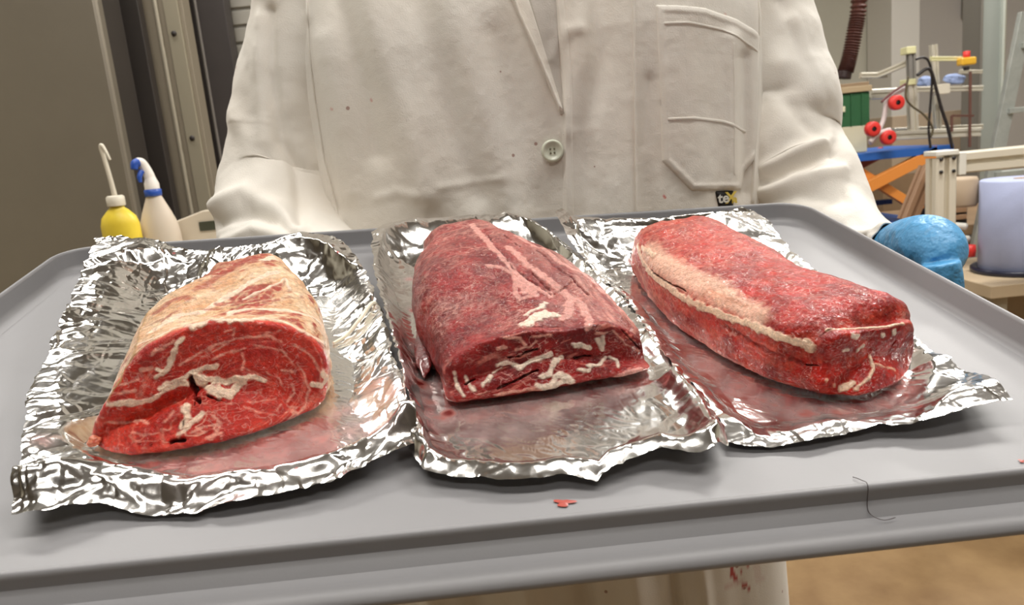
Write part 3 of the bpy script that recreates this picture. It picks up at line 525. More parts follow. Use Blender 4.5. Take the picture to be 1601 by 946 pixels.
    me = raw('foil_sheet', P3 - org, gridfaces(n, n)); colattr(me, 'Col', col); colattr(me, 'Wet', w1)
    o = link('foil_sheet', me, M_foil, smooth=False); on_tray(o, org); tag(o, label, 'foil', 'foil sheets on the tray')
    return o, P3
foot = [V[(V[:, 2] < .006)][::37, :2] for V in (V1, V2, V3)]
foil1, Q1 = make_foil(1, 'leftmost crumpled aluminium foil sheet with pinkish juice, under the marbled meat', 380, .0012, .0026, foot[0])
foil2, Q2 = make_foil(2, 'middle foil sheet with smooth flat front and rolled rim, under dark red meat', 340, .0007, .0021, foot[1])
foil3, Q3 = make_foil(3, 'right aluminium foil sheet with a pointed front corner, under the long loin', 380, .0008, .0022, foot[2])

def near_z(Q, x, y):
    d = np.hypot(Q[:, 0] - x, Q[:, 1] - y); return Q[d < .003][:, 2].max() if (d < .003).any() else .002
# white fat string lying over the left foil, beside the marbled meat
M_fat = mat('fat_string', srgb(236, 228, 206), .35, coat=.4, sss=.2)
def tray_string(name, pts, r, m, Q, lift=.001):
    P = [(x, y, near_z(Q, x, y) + lift) for x, y in pts]
    me = tube_mesh(name, P, r, 10, 8); return me
STR = [(-.0775, .175), (-.070, .181), (-.062, .190), (-.0545, .203), (-.0500, .214)]
me = tray_string('fat_strand', STR, [.0009, .0012, .0013, .0013, .0009], M_fat, Q1, .0008)
o = link('fat_strand', me, M_fat); on_tray(o); tag(o, 'white string of fat lying on the leftmost foil beside the marbled meat', 'fat')
# small lump at the front left tip of the marbled joint
def blob(name, c, s, m, seed=1, amp=.25):
    bm = bmesh.new(); bmesh.ops.create_icosphere(bm, subdivisions=4, radius=1.0)
    co = np.array([v.co[:] for v in bm.verts]); h = 1 + amp * fbm(co, .9, 3, seed)
    for v, k in zip(bm.verts, h): v.co = Vector((v.co[0] * k * s[0], v.co[1] * k * s[1], v.co[2] * k * s[2]))
    me = bpy.data.meshes.new(name); bm.to_mesh(me); bm.free(); o = link(name, me, m); on_tray(o, c); return o
M_scrap = mat('meat_scrap', srgb(226, 150, 112), .35, noise=(300, .4, srgb(170, 50, 36)), coat=.3)
tag(blob('meat_scrap', (-.1745, .0775, .0065), (.0030, .0024, .0024), M_scrap, 4, .4), 'tiny pale scrap at the lower left tip of the marbled meat', 'meat')
M_dark = mat('dark_meat_flap', srgb(120, 26, 22), .3, noise=(260, .5, srgb(70, 12, 12)), coat=.5, bump=(500, .0008))
o = blob('meat_flap', (-.0235, .150, .0052), (.006, .030, .0035), M_dark, 6, .3); tag(o, 'dark blood-soaked flap of meat along the left side of the middle joint', 'meat')
# juice stains lying on the tray base
M_stain = mat('blood_stain', srgb(176, 84, 74), .3)
def stain(c, r, seed, label):
    th = np.linspace(0, 2 * math.pi, 24, endpoint=False); V = [(0, 0, .0004)]
    for a in th:
        rr = r * (1 + .35 * math.sin(3 * a + seed) + .2 * math.sin(5 * a + 2 * seed)); V.append((rr * math.cos(a), rr * .6 * math.sin(a), 0))
    bm = bmesh.new(); vs = [bm.verts.new(v) for v in V]
    for i in range(24): bm.faces.new([vs[0], vs[1 + i], vs[1 + (i + 1) % 24]])
    me = bpy.data.meshes.new('juice_stain'); bm.to_mesh(me); bm.free(); o = link('juice_stain', me, M_stain); on_tray(o, c); tag(o, label, 'stain')
stain((.0300, .0065, .0007), .0036, 1, 'pale red juice spot on the tray in front of the middle foil')
stain((.2250, .0035, .0007), .0016, 2, 'tiny red spot on the tray near its right front edge')
o = link('hair_strand', tube_mesh('hair_strand', [(.150, .004, .0009), (.152, .001, .0012), (.153, -.0022, .0006), (.1532, -.0048, -.0098), (.157, -.009, -.0115), (.163, -.0085, -.0115)], .00016, 6, 6), mat('hair_dark', (.05, .03, .03), .5))
on_tray(o); tag(o, 'thin dark hair lying over the front edge of the tray', 'hair')
# ------------------------------------------------------------------ the person holding the tray
def cloth_mat():
    m = bpy.data.materials.new('white_cotton'); m.use_nodes = True; nt = m.node_tree; N = nt.nodes; L = nt.links
    b = N['Principled BSDF']; a = N.new('ShaderNodeAttribute'); a.attribute_name = 'Col'; tc = N.new('ShaderNodeTexCoord')
    n = N.new('ShaderNodeTexNoise'); n.inputs['Scale'].default_value = 9; n.inputs['Detail'].default_value = 5; L.new(tc.outputs['Object'], n.inputs['Vector'])
    mr = N.new('ShaderNodeMapRange'); mr.inputs[1].default_value = .3; mr.inputs[2].default_value = .75; L.new(n.outputs[0], mr.inputs[0])
    mx = N.new('ShaderNodeMix'); mx.data_type = 'RGBA'; mx.blend_type = 'MULTIPLY'; L.new(mr.outputs[0], mx.inputs[0]); L.new(a.outputs['Color'], mx.inputs[6]); mx.inputs[7].default_value = (.97, .935, .90, 1)
    # scattered tiny specks of blood and dirt
    v = N.new('ShaderNodeTexVoronoi'); v.inputs['Scale'].default_value = 36; L.new(tc.outputs['Object'], v.inputs['Vector'])
    lt = N.new('ShaderNodeMath'); lt.operation = 'LESS_THAN'; lt.inputs[1].default_value = .068; L.new(v.outputs['Distance'], lt.inputs[0])
    sp = N.new('ShaderNodeSeparateColor'); L.new(v.outputs['Color'], sp.inputs[0])
    gt = N.new('ShaderNodeMath'); gt.operation = 'GREATER_THAN'; gt.inputs[1].default_value = .42; L.new(sp.outputs[0], gt.inputs[0])
    mu = N.new('ShaderNodeMath'); mu.operation = 'MULTIPLY'; L.new(lt.outputs[0], mu.inputs[0]); L.new(gt.outputs[0], mu.inputs[1])
    m3 = N.new('ShaderNodeMath'); m3.operation = 'MULTIPLY'; m3.inputs[1].default_value = .75; L.new(mu.outputs[0], m3.inputs[0])
    mx2 = N.new('ShaderNodeMix'); mx2.data_type = 'RGBA'; L.new(m3.outputs[0], mx2.inputs[0]); L.new(mx.outputs[2], mx2.inputs[6]); mx2.inputs[7].default_value = (.28, .12, .09, 1)
    L.new(mx2.outputs[2], b.inputs['Base Color'])
    b.inputs['Roughness'].default_value = .85; b.inputs['Sheen Weight'].default_value = .15
    n2 = N.new('ShaderNodeTexNoise'); n2.inputs['Scale'].default_value = 900; n2.inputs['Detail'].default_value = 2; L.new(tc.outputs['Object'], n2.inputs['Vector'])
    bu = N.new('ShaderNodeBump'); bu.inputs['Distance'].default_value = .0006; bu.inputs['Strength'].default_value = .45; L.new(n2.outputs[0], bu.inputs['Height']); L.new(bu.outputs[0], b.inputs['Normal'])
    return m
M_cloth = cloth_mat()
CL = np.array(srgb(230, 226, 218))
PX, PYF, PA, PB = 0.043, 0.672, 0.228, 0.135          # torso centre x, front y, half width, half depth
person = empty('person', (PX, PYF + PB, 0.0), 'person in white coat and blue gloves holding the tray', 'person')
def loc(P): return np.asarray(P, float) - np.array([PX, PYF + PB, 0])
def px2xz(pts, Y=0.69): return [tuple(at(a, b, Y)[[0, 2]]) for a, b in pts]
# folds: (pixel polyline on the coat, half width mm, height mm)
FOLDS = [
 ([(505, -60), (545, 60), (575, 150), (590, 240)], 12, -5), ([(560, -40), (600, 80), (640, 190), (668, 300)], 16, 5), ([(640, -40), (668, 60), (700, 160), (745, 300)], 14, -4),
 ([(690, -40), (730, 90), (770, 220), (800, 340)], 18, 5), ([(775, 60), (805, 160), (820, 260), (840, 340)], 14, -3), ([(490, 60), (520, 180), (540, 300)], 14, 4),
 ([(925, -40), (935, 90), (912, 200), (915, 330)], 11, -4), ([(895, -40), (900, 90), (890, 200)], 12, 3), ([(985, -40), (985, 100), (980, 330)], 14, 4),
 ([(1010, 130), (1000, 240), (1010, 330)], 7, -2), ([(1150, 60), (1150, 170), (1152, 290)], 9, 4), ([(1170, 90), (1172, 180), (1170, 300)], 8, -4), ([(1200, -20), (1195, 120), (1188, 320)], 9, 4),
 ([(590, 310), (620, 300), (650, 305)], 5, 1.1), ([(690, 292), (740, 284), (785, 278)], 4, .7), ([(860, 95), (880, 55), (905, 50)], 6, 1.2),
 ([(455, 30), (470, 130), (485, 230), (515, 330)], 7, -5)]
FZ = [(np.array(px2xz(p)), w * 1e-3, h * 1.35e-3) for p, w, h in FOLDS]
# folds of the hanging skirt of the coat below the tray
for x0, w, h in [(-.12, .012, .012), (-.07, .014, -.012), (-.02, .012, .010), (.035, .010, -.014), (.085, .014, .010), (.125, .006, -.012), (.155, .006, .006), (.19, .012, -.004)]:
    FZ.append((np.array([(x0, .98), (x0 + .01, .84), (x0 + .015, .66), (x0 + .02, .4)]), w, h))
def seg2(X, Z, pts):
    d = np.full(len(X), 1e9)
    for a, b in zip(pts[:-1], pts[1:]):
        ab = b - a; t = np.clip(((X - a[0]) * ab[0] + (Z - a[1]) * ab[1]) / (ab @ ab), 0, 1); d = np.minimum(d, np.hypot(X - a[0] - t * ab[0], Z - a[1] - t * ab[1]))
    return d
def torso_pt(th, z):
    """point of the coat at angle th (0 = right, -pi/2 = front) and height z"""
    n = 2.7
    zz = np.clip((z - 1.40) / .17, 0, 1)
    a = PA * (1 - .28 * zz ** 2) * (1 + .10 * np.clip((1.0 - z) / .5, 0, 1)); b = PB * (1 - .35 * zz ** 2)
    c, s = np.cos(th), np.sin(th)
    X = a * np.sign(c) * np.abs(c) ** (2 / n); Y = b * np.sign(s) * np.abs(s) ** (2 / n)
    Y = Y + .012 * zz
    X = X + PX; Y = Y + PYF + PB
    front = np.clip(-s, 0, 1) ** .3
    h = np.zeros(len(X))
    for pts, w, amp in FZ:
        m = np.abs(X - pts[:, 0].mean()) < .12
        if m.any(): h[m] += amp * np.exp(-(seg2(X[m], z[m], pts) / w) ** 2)
    Q = np.stack([X, Y * 0, z], 1)
    h = h + .0045 * fbm(Q * [1, 1, .16], .045, 2, 3) + .0005 * fbm(Q * [1, 1, .5], .02, 2, 5) + .0002 * fbm(Q, .008, 2, 8)
    # left panel lies under the right one; its lapel opens over the recessed shirt
    eL = seg_x(z)                                        # x of the placket edge
    step = sstep(eL - .0006, eL + .0006, X)
    h = h + .0022 * step - .0008
    return np.stack([X, Y - h * front, z], 1)
_EDGE = np.array(px2xz([(860, -80), (866, 0), (877, 120), (878, 240), (880, 345)]))
def seg_x(z): return np.interp(z, _EDGE[::-1, 1], _EDGE[::-1, 0]) * 1.0
def front_y(X, z):
    """front surface of the coat"""
    X = np.asarray(X, float); z = np.asarray(z, float); n = 2.7
    zz = np.clip((z - 1.40) / .17, 0, 1); a = PA * (1 - .28 * zz ** 2)* (1 + .10 * np.clip((1.0 - z) / .5, 0, 1))
    c = np.clip(np.abs((X - PX) / a), 0, .9999); s = -(1 - c ** n) ** (1 / n)
    th = np.arctan2(-np.abs(s) ** (n / 2), np.sign(X - PX) * c ** (n / 2))
    return torso_pt(th, z)[:, 1]
nth = 640; f = np.linspace(0, 1, nth, endpoint=False)
th = -math.pi / 2 + 2 * math.pi * (f + .11 * np.sin(2 * math.pi * f) )
th = np.concatenate([np.linspace(-math.pi + .02, -.02, 500), np.linspace(0.02, math.pi - .02, 90)])
zs = np.concatenate([np.linspace(.42, 1.2, 150), np.linspace(1.2025, 1.48, 260), np.linspace(1.485, 1.57, 24)])
# even spacing across the front
xi = np.linspace(-1, 1, 500); ang = -np.arccos(np.sign(-xi) * 0 + np.clip(np.sign(xi) * np.abs(xi) ** (2.7 / 2), -1, 1))
th = np.concatenate([ang, np.linspace(.03, math.pi - .03, 90)])
TH, ZZ = np.meshgrid(th, zs)
V = torso_pt(TH.ravel(), ZZ.ravel()); nt_ = len(th)
shoulder = sstep(1.47, 1.57, V[:, 2])
cx0 = np.array([PX, PYF + PB]); V[:, :2] = V[:, :2] * (1 - .45 * shoulder[:, None] ** 2) + cx0 * .45 * shoulder[:, None] ** 2
Fs = [gridfaces(len(zs), nt_, True)]; Vs = [V]; cnt = len(V)
cols = [np.tile(CL, (len(V), 1))]
# blood marks on the skirt and a few on the front
for pts, w, s in [([(1150, 888), (1148, 905), (1158, 918)], 5, .95), ([(1165, 905), (1182, 893), (1196, 888)], 2, .8), ([(1172, 880), (1172, 890)], 5, .9), ([(1168, 925), (1178, 932)], 4, .9), ([(1140, 920), (1165, 918)], 6, .25), ([(1190, 900), (1200, 925)], 8, .15)]:
    q = np.array(px2xz(pts, .68)); d = seg2(V[:, 0], V[:, 2], q) * (1 + .5 * fbm(V, .004, 2, 4)); k = sstep(w * 1e-3 * .6, w * 1e-3 * .3, d) * s * (V[:, 1] < PYF + PB)
    cols[0] = mix(cols[0], srgb(176, 44, 40), k)
for pts, w, s in [([(1180, 158), (1183, 161)], 1.3, .7), ([(510, 168), (512, 169)], 1.6, .4), ([(1033, 305), (1035, 308)], 1.5, .8), ([(578, 155), (579, 157)], 1.4, .5), ([(1137, 20), (1138, 45)], 2, .25)]:
    q = np.array(px2xz(pts)); d = seg2(V[:, 0], V[:, 2], q); cols[0] = mix(cols[0], srgb(196, 70, 60), sstep(w * 1e-3, w * .4e-3, d) * s * (V[:, 1] < PYF + PB))
def sleeve(pts, folds, seed):
    global cnt
    path = [at(a, b, Y) for a, b, Y, r in pts]; rad = [p[3] for p in pts]
    def rf(Vg, C, A, B, D, r, th, t):
        sh = Vg.shape; W = Vg.reshape(-1, 3); rep = np.repeat(np.arange(sh[0]), sh[1])
        nr = W - C[rep]; nr /= np.linalg.norm(nr, axis=1, keepdims=True) + 1e-9
        tt = t[rep]; an = np.tile(th, sh[0])
        # folds run round the arm and bunch up near the elbow
        Q = np.stack([np.cos(an) * .05, np.sin(an) * .05, tt * .045], 1)
        h = .005 * fbm(Q, .05, 2, seed) + .0012 * fbm(W, .03, 2, seed + 1) + .0002 * fbm(W, .007, 2, seed + 2)
        for q, w, amp in folds:
            q3 = np.array([at(*p) for p in q]); d = seg2(W[:, 0], W[:, 2], q3[:, [0, 2]]); h += amp * 1e-3 * np.exp(-(d / (w * 1e-3)) ** 2)
        return (W + nr * h[:, None]).reshape(sh)
    me = tube_mesh('tmp', path, rad, 150, 34, False, rf)
    n = len(me.vertices); v = np.empty(n * 3, np.float32); me.vertices.foreach_get('co', v); v = v.reshape(-1, 3)
    k = (len(pts) - 1) * 34 + 1
    Vs.append(v); Fs.append(gridfaces(k, 150, True) + cnt); cnt += n; cols.append(np.tile(CL, (n, 1))); bpy.data.meshes.remove(me)
sleeve([(560, -190, .80, .060), (515, -80, .81, .068), (497, 60, .815, .069), (474, 150, .815, .069), (466, 230, .81, .070), (440, 315, .79, .068), (445, 385, .73, .060), (500, 440, .66, .050), (560, 470, .62, .042)],
       [([(425, 20, .76), (430, 110, .76), (447, 220, .76), (500, 330, .74)], 6, -7), ([(410, 30, .76), (412, 120, .76), (425, 220, .76)], 9, 4), ([(350, 320, .76), (400, 300, .74), (450, 315, .73), (500, 350, .72)], 7, 7), ([(360, 345, .75), (410, 325, .73), (460, 335, .72), (510, 368, .71)], 5, -7),
        ([(375, 372, .74), (420, 348, .72), (470, 355, .71)], 5, 5), ([(375, 180, .78), (400, 230, .76), (430, 280, .75)], 12, 4)], 3)
sleeve([(1080, -190, .81, .062), (1135, -70, .82, .070), (1170, 70, .815, .072), (1204, 165, .80, .070), (1206, 225, .785, .065), (1236, 296, .76, .064), (1284, 360, .71, .052), (1344, 388, .65, .034), (1384, 389, .60, .021), (1400, 387, .575, .017)],
       [([(1225, 0, .75), (1262, 90, .74), (1290, 165, .74), (1300, 250, .72)], 7, -4), ([(1240, 30, .75), (1275, 120, .74), (1300, 200, .73)], 7, 4),
        ([(1195, 265, .71), (1245, 240, .71), (1300, 215, .72)], 6, 7), ([(1195, 285, .71), (1240, 262, .70), (1300, 240, .71)], 5, -7), ([(1190, 305, .70), (1250, 280, .69), (1320, 272, .69)], 7, 6), ([(1195, 325, .69), (1260, 305, .67), (1330, 305, .66)], 6, -5),
        ([(1215, 150, .74), (1250, 190, .73), (1290, 215, .72)], 8, -4), ([(1220, 100, .74), (1222, 200, .73)], 12, 4)], 6)
me = raw('coat', loc(np.vstack(Vs)), np.vstack(Fs)); colattr(me, 'Col', np.vstack(cols))
coat = link('coat', me, M_cloth, person); coat['label'] = 'white cotton coat with small blood specks'
me2 = coat.modifiers.new('thick', 'SOLIDIFY'); me2.thickness = .0012; me2.offset = -1

def patch(name, corners_fn, nu, nv, off, label=None, m=None, round_=.12, parent=None):
    """cloth patch following the front of the coat: corners_fn(u,v) -> x,z"""
    u, v = np.meshgrid(np.linspace(0, 1, nu), np.linspace(0, 1, nv)); X, Z = corners_fn(u.ravel(), v.ravel())
    Y = front_y(X, Z); eu = np.minimum(np.minimum(u, 1 - u) * nu, np.minimum(v, 1 - v) * nv).ravel()
    h = off * sstep(-.5, 2.5, eu) - .0006 * (eu < .5)
    bump = 0
    P = np.stack([X, Y - h, Z], 1)
    me = raw(name, loc(P), gridfaces(nv, nu)); colattr(me, 'Col', np.tile(CL, (len(P), 1)))
    o = link(name, me, m or M_cloth, parent or coat)
    if label: o['label'] = label
    return o
def quad(pts):
    q = np.array(px2xz(pts))                             # TL TR BR BL
    def fn(u, v):
        t = q[0][None] * (1 - u[:, None]) + q[1][None] * u[:, None]; b = q[3][None] * (1 - u[:, None]) + q[2][None] * u[:, None]; p = b * (1 - v[:, None]) + t * v[:, None]; return p[:, 0], p[:, 1]
    return fn
def strip(pxs, wpx):
    """band along a pixel polyline"""
    p = np.array(pxs, float); s = np.concatenate([[0], np.cumsum(np.linalg.norm(np.diff(p, axis=0), axis=1))]); s /= s[-1]
    d = np.gradient(p, axis=0); d /= np.linalg.norm(d, axis=1, keepdims=True); nn = np.stack([-d[:, 1], d[:, 0]], 1)
    A = np.array(px2xz([tuple(q) for q in p + nn * wpx / 2])); B = np.array(px2xz([tuple(q) for q in p - nn * wpx / 2]))
    def fn(u, v):
        a = np.stack([np.interp(v, s, A[:, i]) for i in (0, 1)], 1); b = np.stack([np.interp(v, s, B[:, i]) for i in (0, 1)], 1); q = a * (1 - u[:, None]) + b * u[:, None]; return q[:, 0], q[:, 1]
    return fn
# breast pocket: a five-sided patch with a top hem, a cross seam and welts along the edges
pocket_px = [(1020, 12), (1100, 14), (1160, 26), (1210, 46), (1206, 140), (1200, 240), (1174, 270), (1168, 298), (1075, 297), (1030, 252), (1026, 130)]
def poly_patch(name, pxs, off, label=None, n=150):
    q = np.array(px2xz(pxs)); lo, hi = q.min(0), q.max(0); st = (hi - lo).max() / n
    xs = np.arange(lo[0], hi[0] + st, st); zz = np.arange(lo[1], hi[1] + st, st); X, Z = np.meshgrid(xs, zz); X = X.ravel(); Z = Z.ravel()
    ins = np.zeros(len(X), bool); k = len(q)
    for i in range(k):
        a, b = q[i], q[(i + 1) % k]; c = ((a[1] > Z) != (b[1] > Z)); xx = (b[0] - a[0]) * (Z - a[1]) / (b[1] - a[1] + 1e-12) + a[0]; ins ^= c & (X < xx)
    d = seg2(X, Z, np.vstack([q, q[:1]])); sd = np.where(ins, d, -d)
    # snap outside vertices that border the patch onto its outline
    out = (sd < 0) & (sd > -st * 1.2)
    nx, nz = len(xs), len(zz)
    for i in np.where(out)[0]:
        best = None
        for j in range(k):
            a, b = q[j], q[(j + 1) % k]; ab = b - a; t = min(1, max(0, ((X[i] - a[0]) * ab[0] + (Z[i] - a[1]) * ab[1]) / (ab @ ab))); p = a + ab * t; dd = math.hypot(X[i] - p[0], Z[i] - p[1])
            if best is None or dd < best[0]: best = (dd, p)
        X[i], Z[i] = best[1]; sd[i] = 0
    keep = sd >= 0; F4 = gridfaces(nz, nx); F4 = F4[keep[F4].all(1)]
    h = off * sstep(-.0002, .0012, sd) + .0009 * np.exp(-((sd - .0045) / .002) ** 2) - .0006 * (sd <= 0)
    Y = front_y(X, Z) - h
    idx = -np.ones(len(X), int); used = np.unique(F4); idx[used] = np.arange(len(used))
    P = np.stack([X, Y, Z], 1)[used]
    me = raw(name, loc(P), idx[F4]); colattr(me, 'Col', np.tile(CL, (len(P), 1))); o = link(name, me, M_cloth, coat)
    if label: o['label'] = label
    return o
poly_patch('pocket', pocket_px, .0022, 'angled breast pocket with a blunt point')
def seam(name, pxs, w, h, off):
    o = patch(name, strip(pxs, w), 9, 60, off + h); return o
seam('pocket_hem', [(1022, 42), (1070, 40), (1130, 46), (1165, 58), (1208, 78)], 6, .0008, .0022)
seam('pocket_seam', [(1030, 188), (1080, 186), (1130, 190), (1150, 196), (1180, 206)], 7, .0008, .0022)
seam('pocket_divider', [(1148, 60), (1150, 130), (1150, 200), (1150, 280)], 5, .0006, .0022)
seam('placket_seam', [(983, -60), (986, 60), (988, 200), (990, 345)], 4, .0006, .0024)
seam('placket', [(868, -60), (873, 0), (884, 120), (886, 240), (888, 345)], 14, .0012, .0006)
seam('side_seam', [(1216, -60), (1210, 60), (1198, 180), (1186, 325)], 8, .0022, .0012)
seam('sleeve_seam', [(452, -60), (460, 60), (470, 150), (486, 250), (522, 366)], 8, .0024, .0010)
# lapel of the near panel, folded open, and the shirt showing in the gap
patch('lapel', quad([(770, -60), (806, -60), (878, 178), (872, 176)]), 40, 120, .0055, 'folded open lapel edge')
seam('lapel_edge', [(782, -60), (812, 30), (845, 105), (876, 180)], 6, .0030, .0055)
M_shirt = mat('shirt_grey', srgb(196, 190, 182), .9, bump=(900, .0003))
u = patch('shirt', quad([(806, -60), (864, -60), (878, 176), (874, 176)]), 30, 100, .0012, 'greyish shirt showing in the opening', M_shirt)
# button with four holes
bp = at(861, 236, .69); bpos = np.array([bp[0], front_y([bp[0]], [bp[2]])[0] - .0012, bp[2]])
M_button = mat('button_plastic', srgb(214, 218, 200), .22, coat=.5)
pr = [(0.0001, -.0022), (.0040, -.0022), (.0062, -.0026), (.0076, -.0036), (.0088, -.0036), (.0097, -.0024), (.0098, -.0010), (.0088, 0.0), (.0001, 0.0)]
bt = lathe('button', pr, M_button, coat, 40); bt.location = loc(bpos); bt.rotation_euler = (-math.pi / 2, 0, 0)
bt.rotation_euler = (math.pi / 2 * -1, 0, 0); bt['label'] = 'pale round four-hole button'
for v in bt.data.vertices: v.co.z = -v.co.z
bt.rotation_euler = (math.pi / 2, 0, 0)
M_hole = mat('thread_dark', srgb(120, 118, 96), .8)
for sx in (-1, 1):
    for sz in (-1, 1):
        lathe('button_hole', [(.00005, 0), (.00085, 0), (.00085, .0010), (.00005, .0010)], M_hole, bt, 12, (sx * .0017, sz * .0017, .0018))
# woven label sewn under the pocket
M_blk = mat('label_black', srgb(28, 24, 24), .7); M_yel = mat('label_yellow', srgb(232, 206, 96), .7); M_wht = mat('label_white', srgb(230, 228, 220), .7)
lb = patch('cloth_label', quad([(1116, 298), (1150, 298), (1152, 326), (1124, 326)]), 12, 12, .0030, 'small black woven label with white and yellow letters', M_blk)
def text(name, s, px, py, size, m, parent, rotz=0.0, bold=.0003):
    p = at(px, py, .69); y = front_y([p[0]], [p[2]])[0] - .0038
    c = bpy.data.curves.new(name, 'FONT'); c.body = s; c.size = size; c.extrude = .0002; c.offset = bold; c.align_x = 'LEFT'
    tmp = bpy.data.objects.new('tmp', c); COL.objects.link(tmp); bpy.context.view_layer.update()
    me = bpy.data.meshes.new_from_object(tmp); bpy.data.objects.remove(tmp); me.name = name; me.materials.clear()
    o = link(name, me, m, parent, loc((p[0], y, p[2])), False); o.rotation_euler = (math.pi / 2, rotz, 0); return o
text('letters', 'te', 1121, 317, .0125, M_wht, lb); text('letters', 'X', 1135, 318, .0145, M_yel, lb); text('letters', 'h', 1145.5, 318, .0105, M_yel, lb)

# body under the clothes: one continuous skinned surface
M_skin = mat('skin', srgb(206, 160, 132), .5, sss=.1)
def skin(name, pts, edges, m, parent, sub=2, root=0):
    me = bpy.data.meshes.new(name); me.from_pydata([tuple(loc(p[:3])) for p in pts], edges, [])
    o = bpy.data.objects.new(name, me); COL.objects.link(o); o.parent = parent
    o.modifiers.new('skin', 'SKIN').use_smooth_shade = True; s = o.modifiers.new('sub', 'SUBSURF'); s.levels = s.render_levels = sub
    for i, v in enumerate(me.skin_vertices[0].data):
        v.radius = pts[i][3] if isinstance(pts[i][3], tuple) else (pts[i][3], pts[i][3]); v.use_root = (i == root)
    me.materials.append(m)
    return o
yb = PYF + PB
body = skin('body', [(PX, yb + .02, .95, (.11, .07)), (PX, yb + .01, 1.15, (.11, .075)), (PX, yb, 1.38, (.11, .075)), (PX, yb + .01, 1.52, (.06, .055)), (PX, yb, 1.62, .052), (PX, yb - .01, 1.72, (.075, .095)), (PX, yb - .005, 1.82, (.07, .085)),
    (PX - .09, yb + .02, .86, .07), (PX - .10, yb + .01, .48, .055), (PX - .12, yb + .01, .12, .042), (PX + .09, yb + .02, .86, .07), (PX + .10, yb + .01, .48, .055), (PX + .12, yb + .01, .12, .042)],
    [(0, 1), (1, 2), (2, 3), (3, 4), (4, 5), (5, 6), (0, 7), (7, 8), (8, 9), (0, 10), (10, 11), (11, 12)], M_skin, person)
M_hair = mat('hair_brown', srgb(84, 58, 40), .6)
skin('hair', [(PX, yb + .02, 1.80, (.085, .085)), (PX, yb - .005, 1.87, (.07, .075))], [(0, 1)], M_hair, body)
skin('nose', [(PX, yb - .10, 1.745, .011), (PX, yb - .122, 1.715, .013)], [(0, 1)], M_skin, body, 1)
M_trs = mat('trousers_white', srgb(206, 198, 186), .85, noise=(20, .1))
skin('trousers', [(PX, yb + .02, .98, (.12, .075)), (PX - .09, yb + .02, .84, .078), (PX - .10, yb + .01, .48, .072), (PX - .12, yb + .01, .10, .068), (PX + .09, yb + .02, .84, .078), (PX + .10, yb + .01, .48, .072), (PX + .12, yb + .01, .10, .068)],
     [(0, 1), (1, 2), (2, 3), (0, 4), (4, 5), (5, 6)], M_trs, person)
for s in (-1, 1):
    skin('boot', [(PX + s * .12, yb + .03, .07, .05), (PX + s * .12, yb - .05, .045, (.045, .04)), (PX + s * .125, yb - .14, .035, (.045, .032))], [(0, 1), (1, 2)], mat('boot_rubber', srgb(225, 222, 214), .4), person)

# gloved hands; right-of-picture hand closes round the tray edge, fingers curled underneath
def glove_mat():
    return mat('nitrile_blue', srgb(88, 164, 216), .42, noise=(90, .12), bump=(75, .004))
M_glove = glove_mat()
def hand(sx, W, palm, kn, label):
    """W wrist, palm, kn: four knuckles, in tray axes"""
    P = [(*W, .026), (*palm[0], (.027, .026)), (*palm[1], (.027, .026))]; Ed = [(0, 1), (1, 2)]
    for k in kn:
        b = len(P); P += [(*q, r) for q, r in zip(k, (.0145, .0125, .0105, .0085))]; Ed += [(2, b), (b, b + 1), (b + 1, b + 2), (b + 2, b + 3)]
    Pw = [(*t2w(p[:3]), p[3]) for p in P]
    return skin('glove', Pw, Ed, M_glove, person, 2, 1)
def glove_shell():
    parts = [tube_mesh('s', [at(1383, 388, .592), at(1389, 388, .588), at(1402, 386, .578), at(1426, 382, .555), at(1452, 383, .528), at(1468, 396, .513), at(1470, 420, .503)],
                       [.010, .0150, .0182, .0205, .0212, .0185, .012], 28, 8)]
    for j in range(4):                                   # four fingers: down outside the rim, then under the tray
        k0 = at(1455 + 5 * j, 392 + 6 * j, .536 - .013 * j); k1 = k0 + np.array([.002, -.002, -.026]); k2 = k1 + np.array([-.014, -.001, -.018]); k3 = k2 + np.array([-.022 + .003 * j, 0, .002])
        parts.append(tube_mesh('s', [k0, k1, k2, k3, k3 + np.array([-.004, 0, .001])], [.0125, .0115, .0100, .0085, .004], 16, 6))
    parts.append(tube_mesh('s', [at(1410, 396, .560), at(1432, 406, .545), at(1450, 412, .53), at(1462, 416, .519)], [.012, .011, .0095, .005], 16, 6))
    bm = bmesh.new()
    for p in parts: bm.from_mesh(p); bpy.data.meshes.remove(p)
    for v in bm.verts: v.co = Vector(loc(v.co[:]))
    me = bpy.data.meshes.new('glove'); bm.to_mesh(me); bm.free(); o = link('glove', me, M_glove, person)
    r = o.modifiers.new('remesh', 'REMESH'); r.mode = 'VOXEL'; r.voxel_size = .0012; r.use_smooth_shade = True
    q = o.modifiers.new('soft', 'SMOOTH'); q.iterations = 8; q.factor = .6
    return o
g1 = glove_shell()
g1['label'] = 'blue nitrile glove gripping the right tray edge'
kn = [[(-.19, .30 - .018 * j, -.026), (-.165, .30 - .018 * j, -.022), (-.145, .30 - .018 * j, -.019), (-.125, .30 - .018 * j, -.0165)] for j in range(4)]
g2 = hand(-1, (-.26, .33, -.05), [(-.235, .30, -.044), (-.212, .275, -.036)], kn, '')
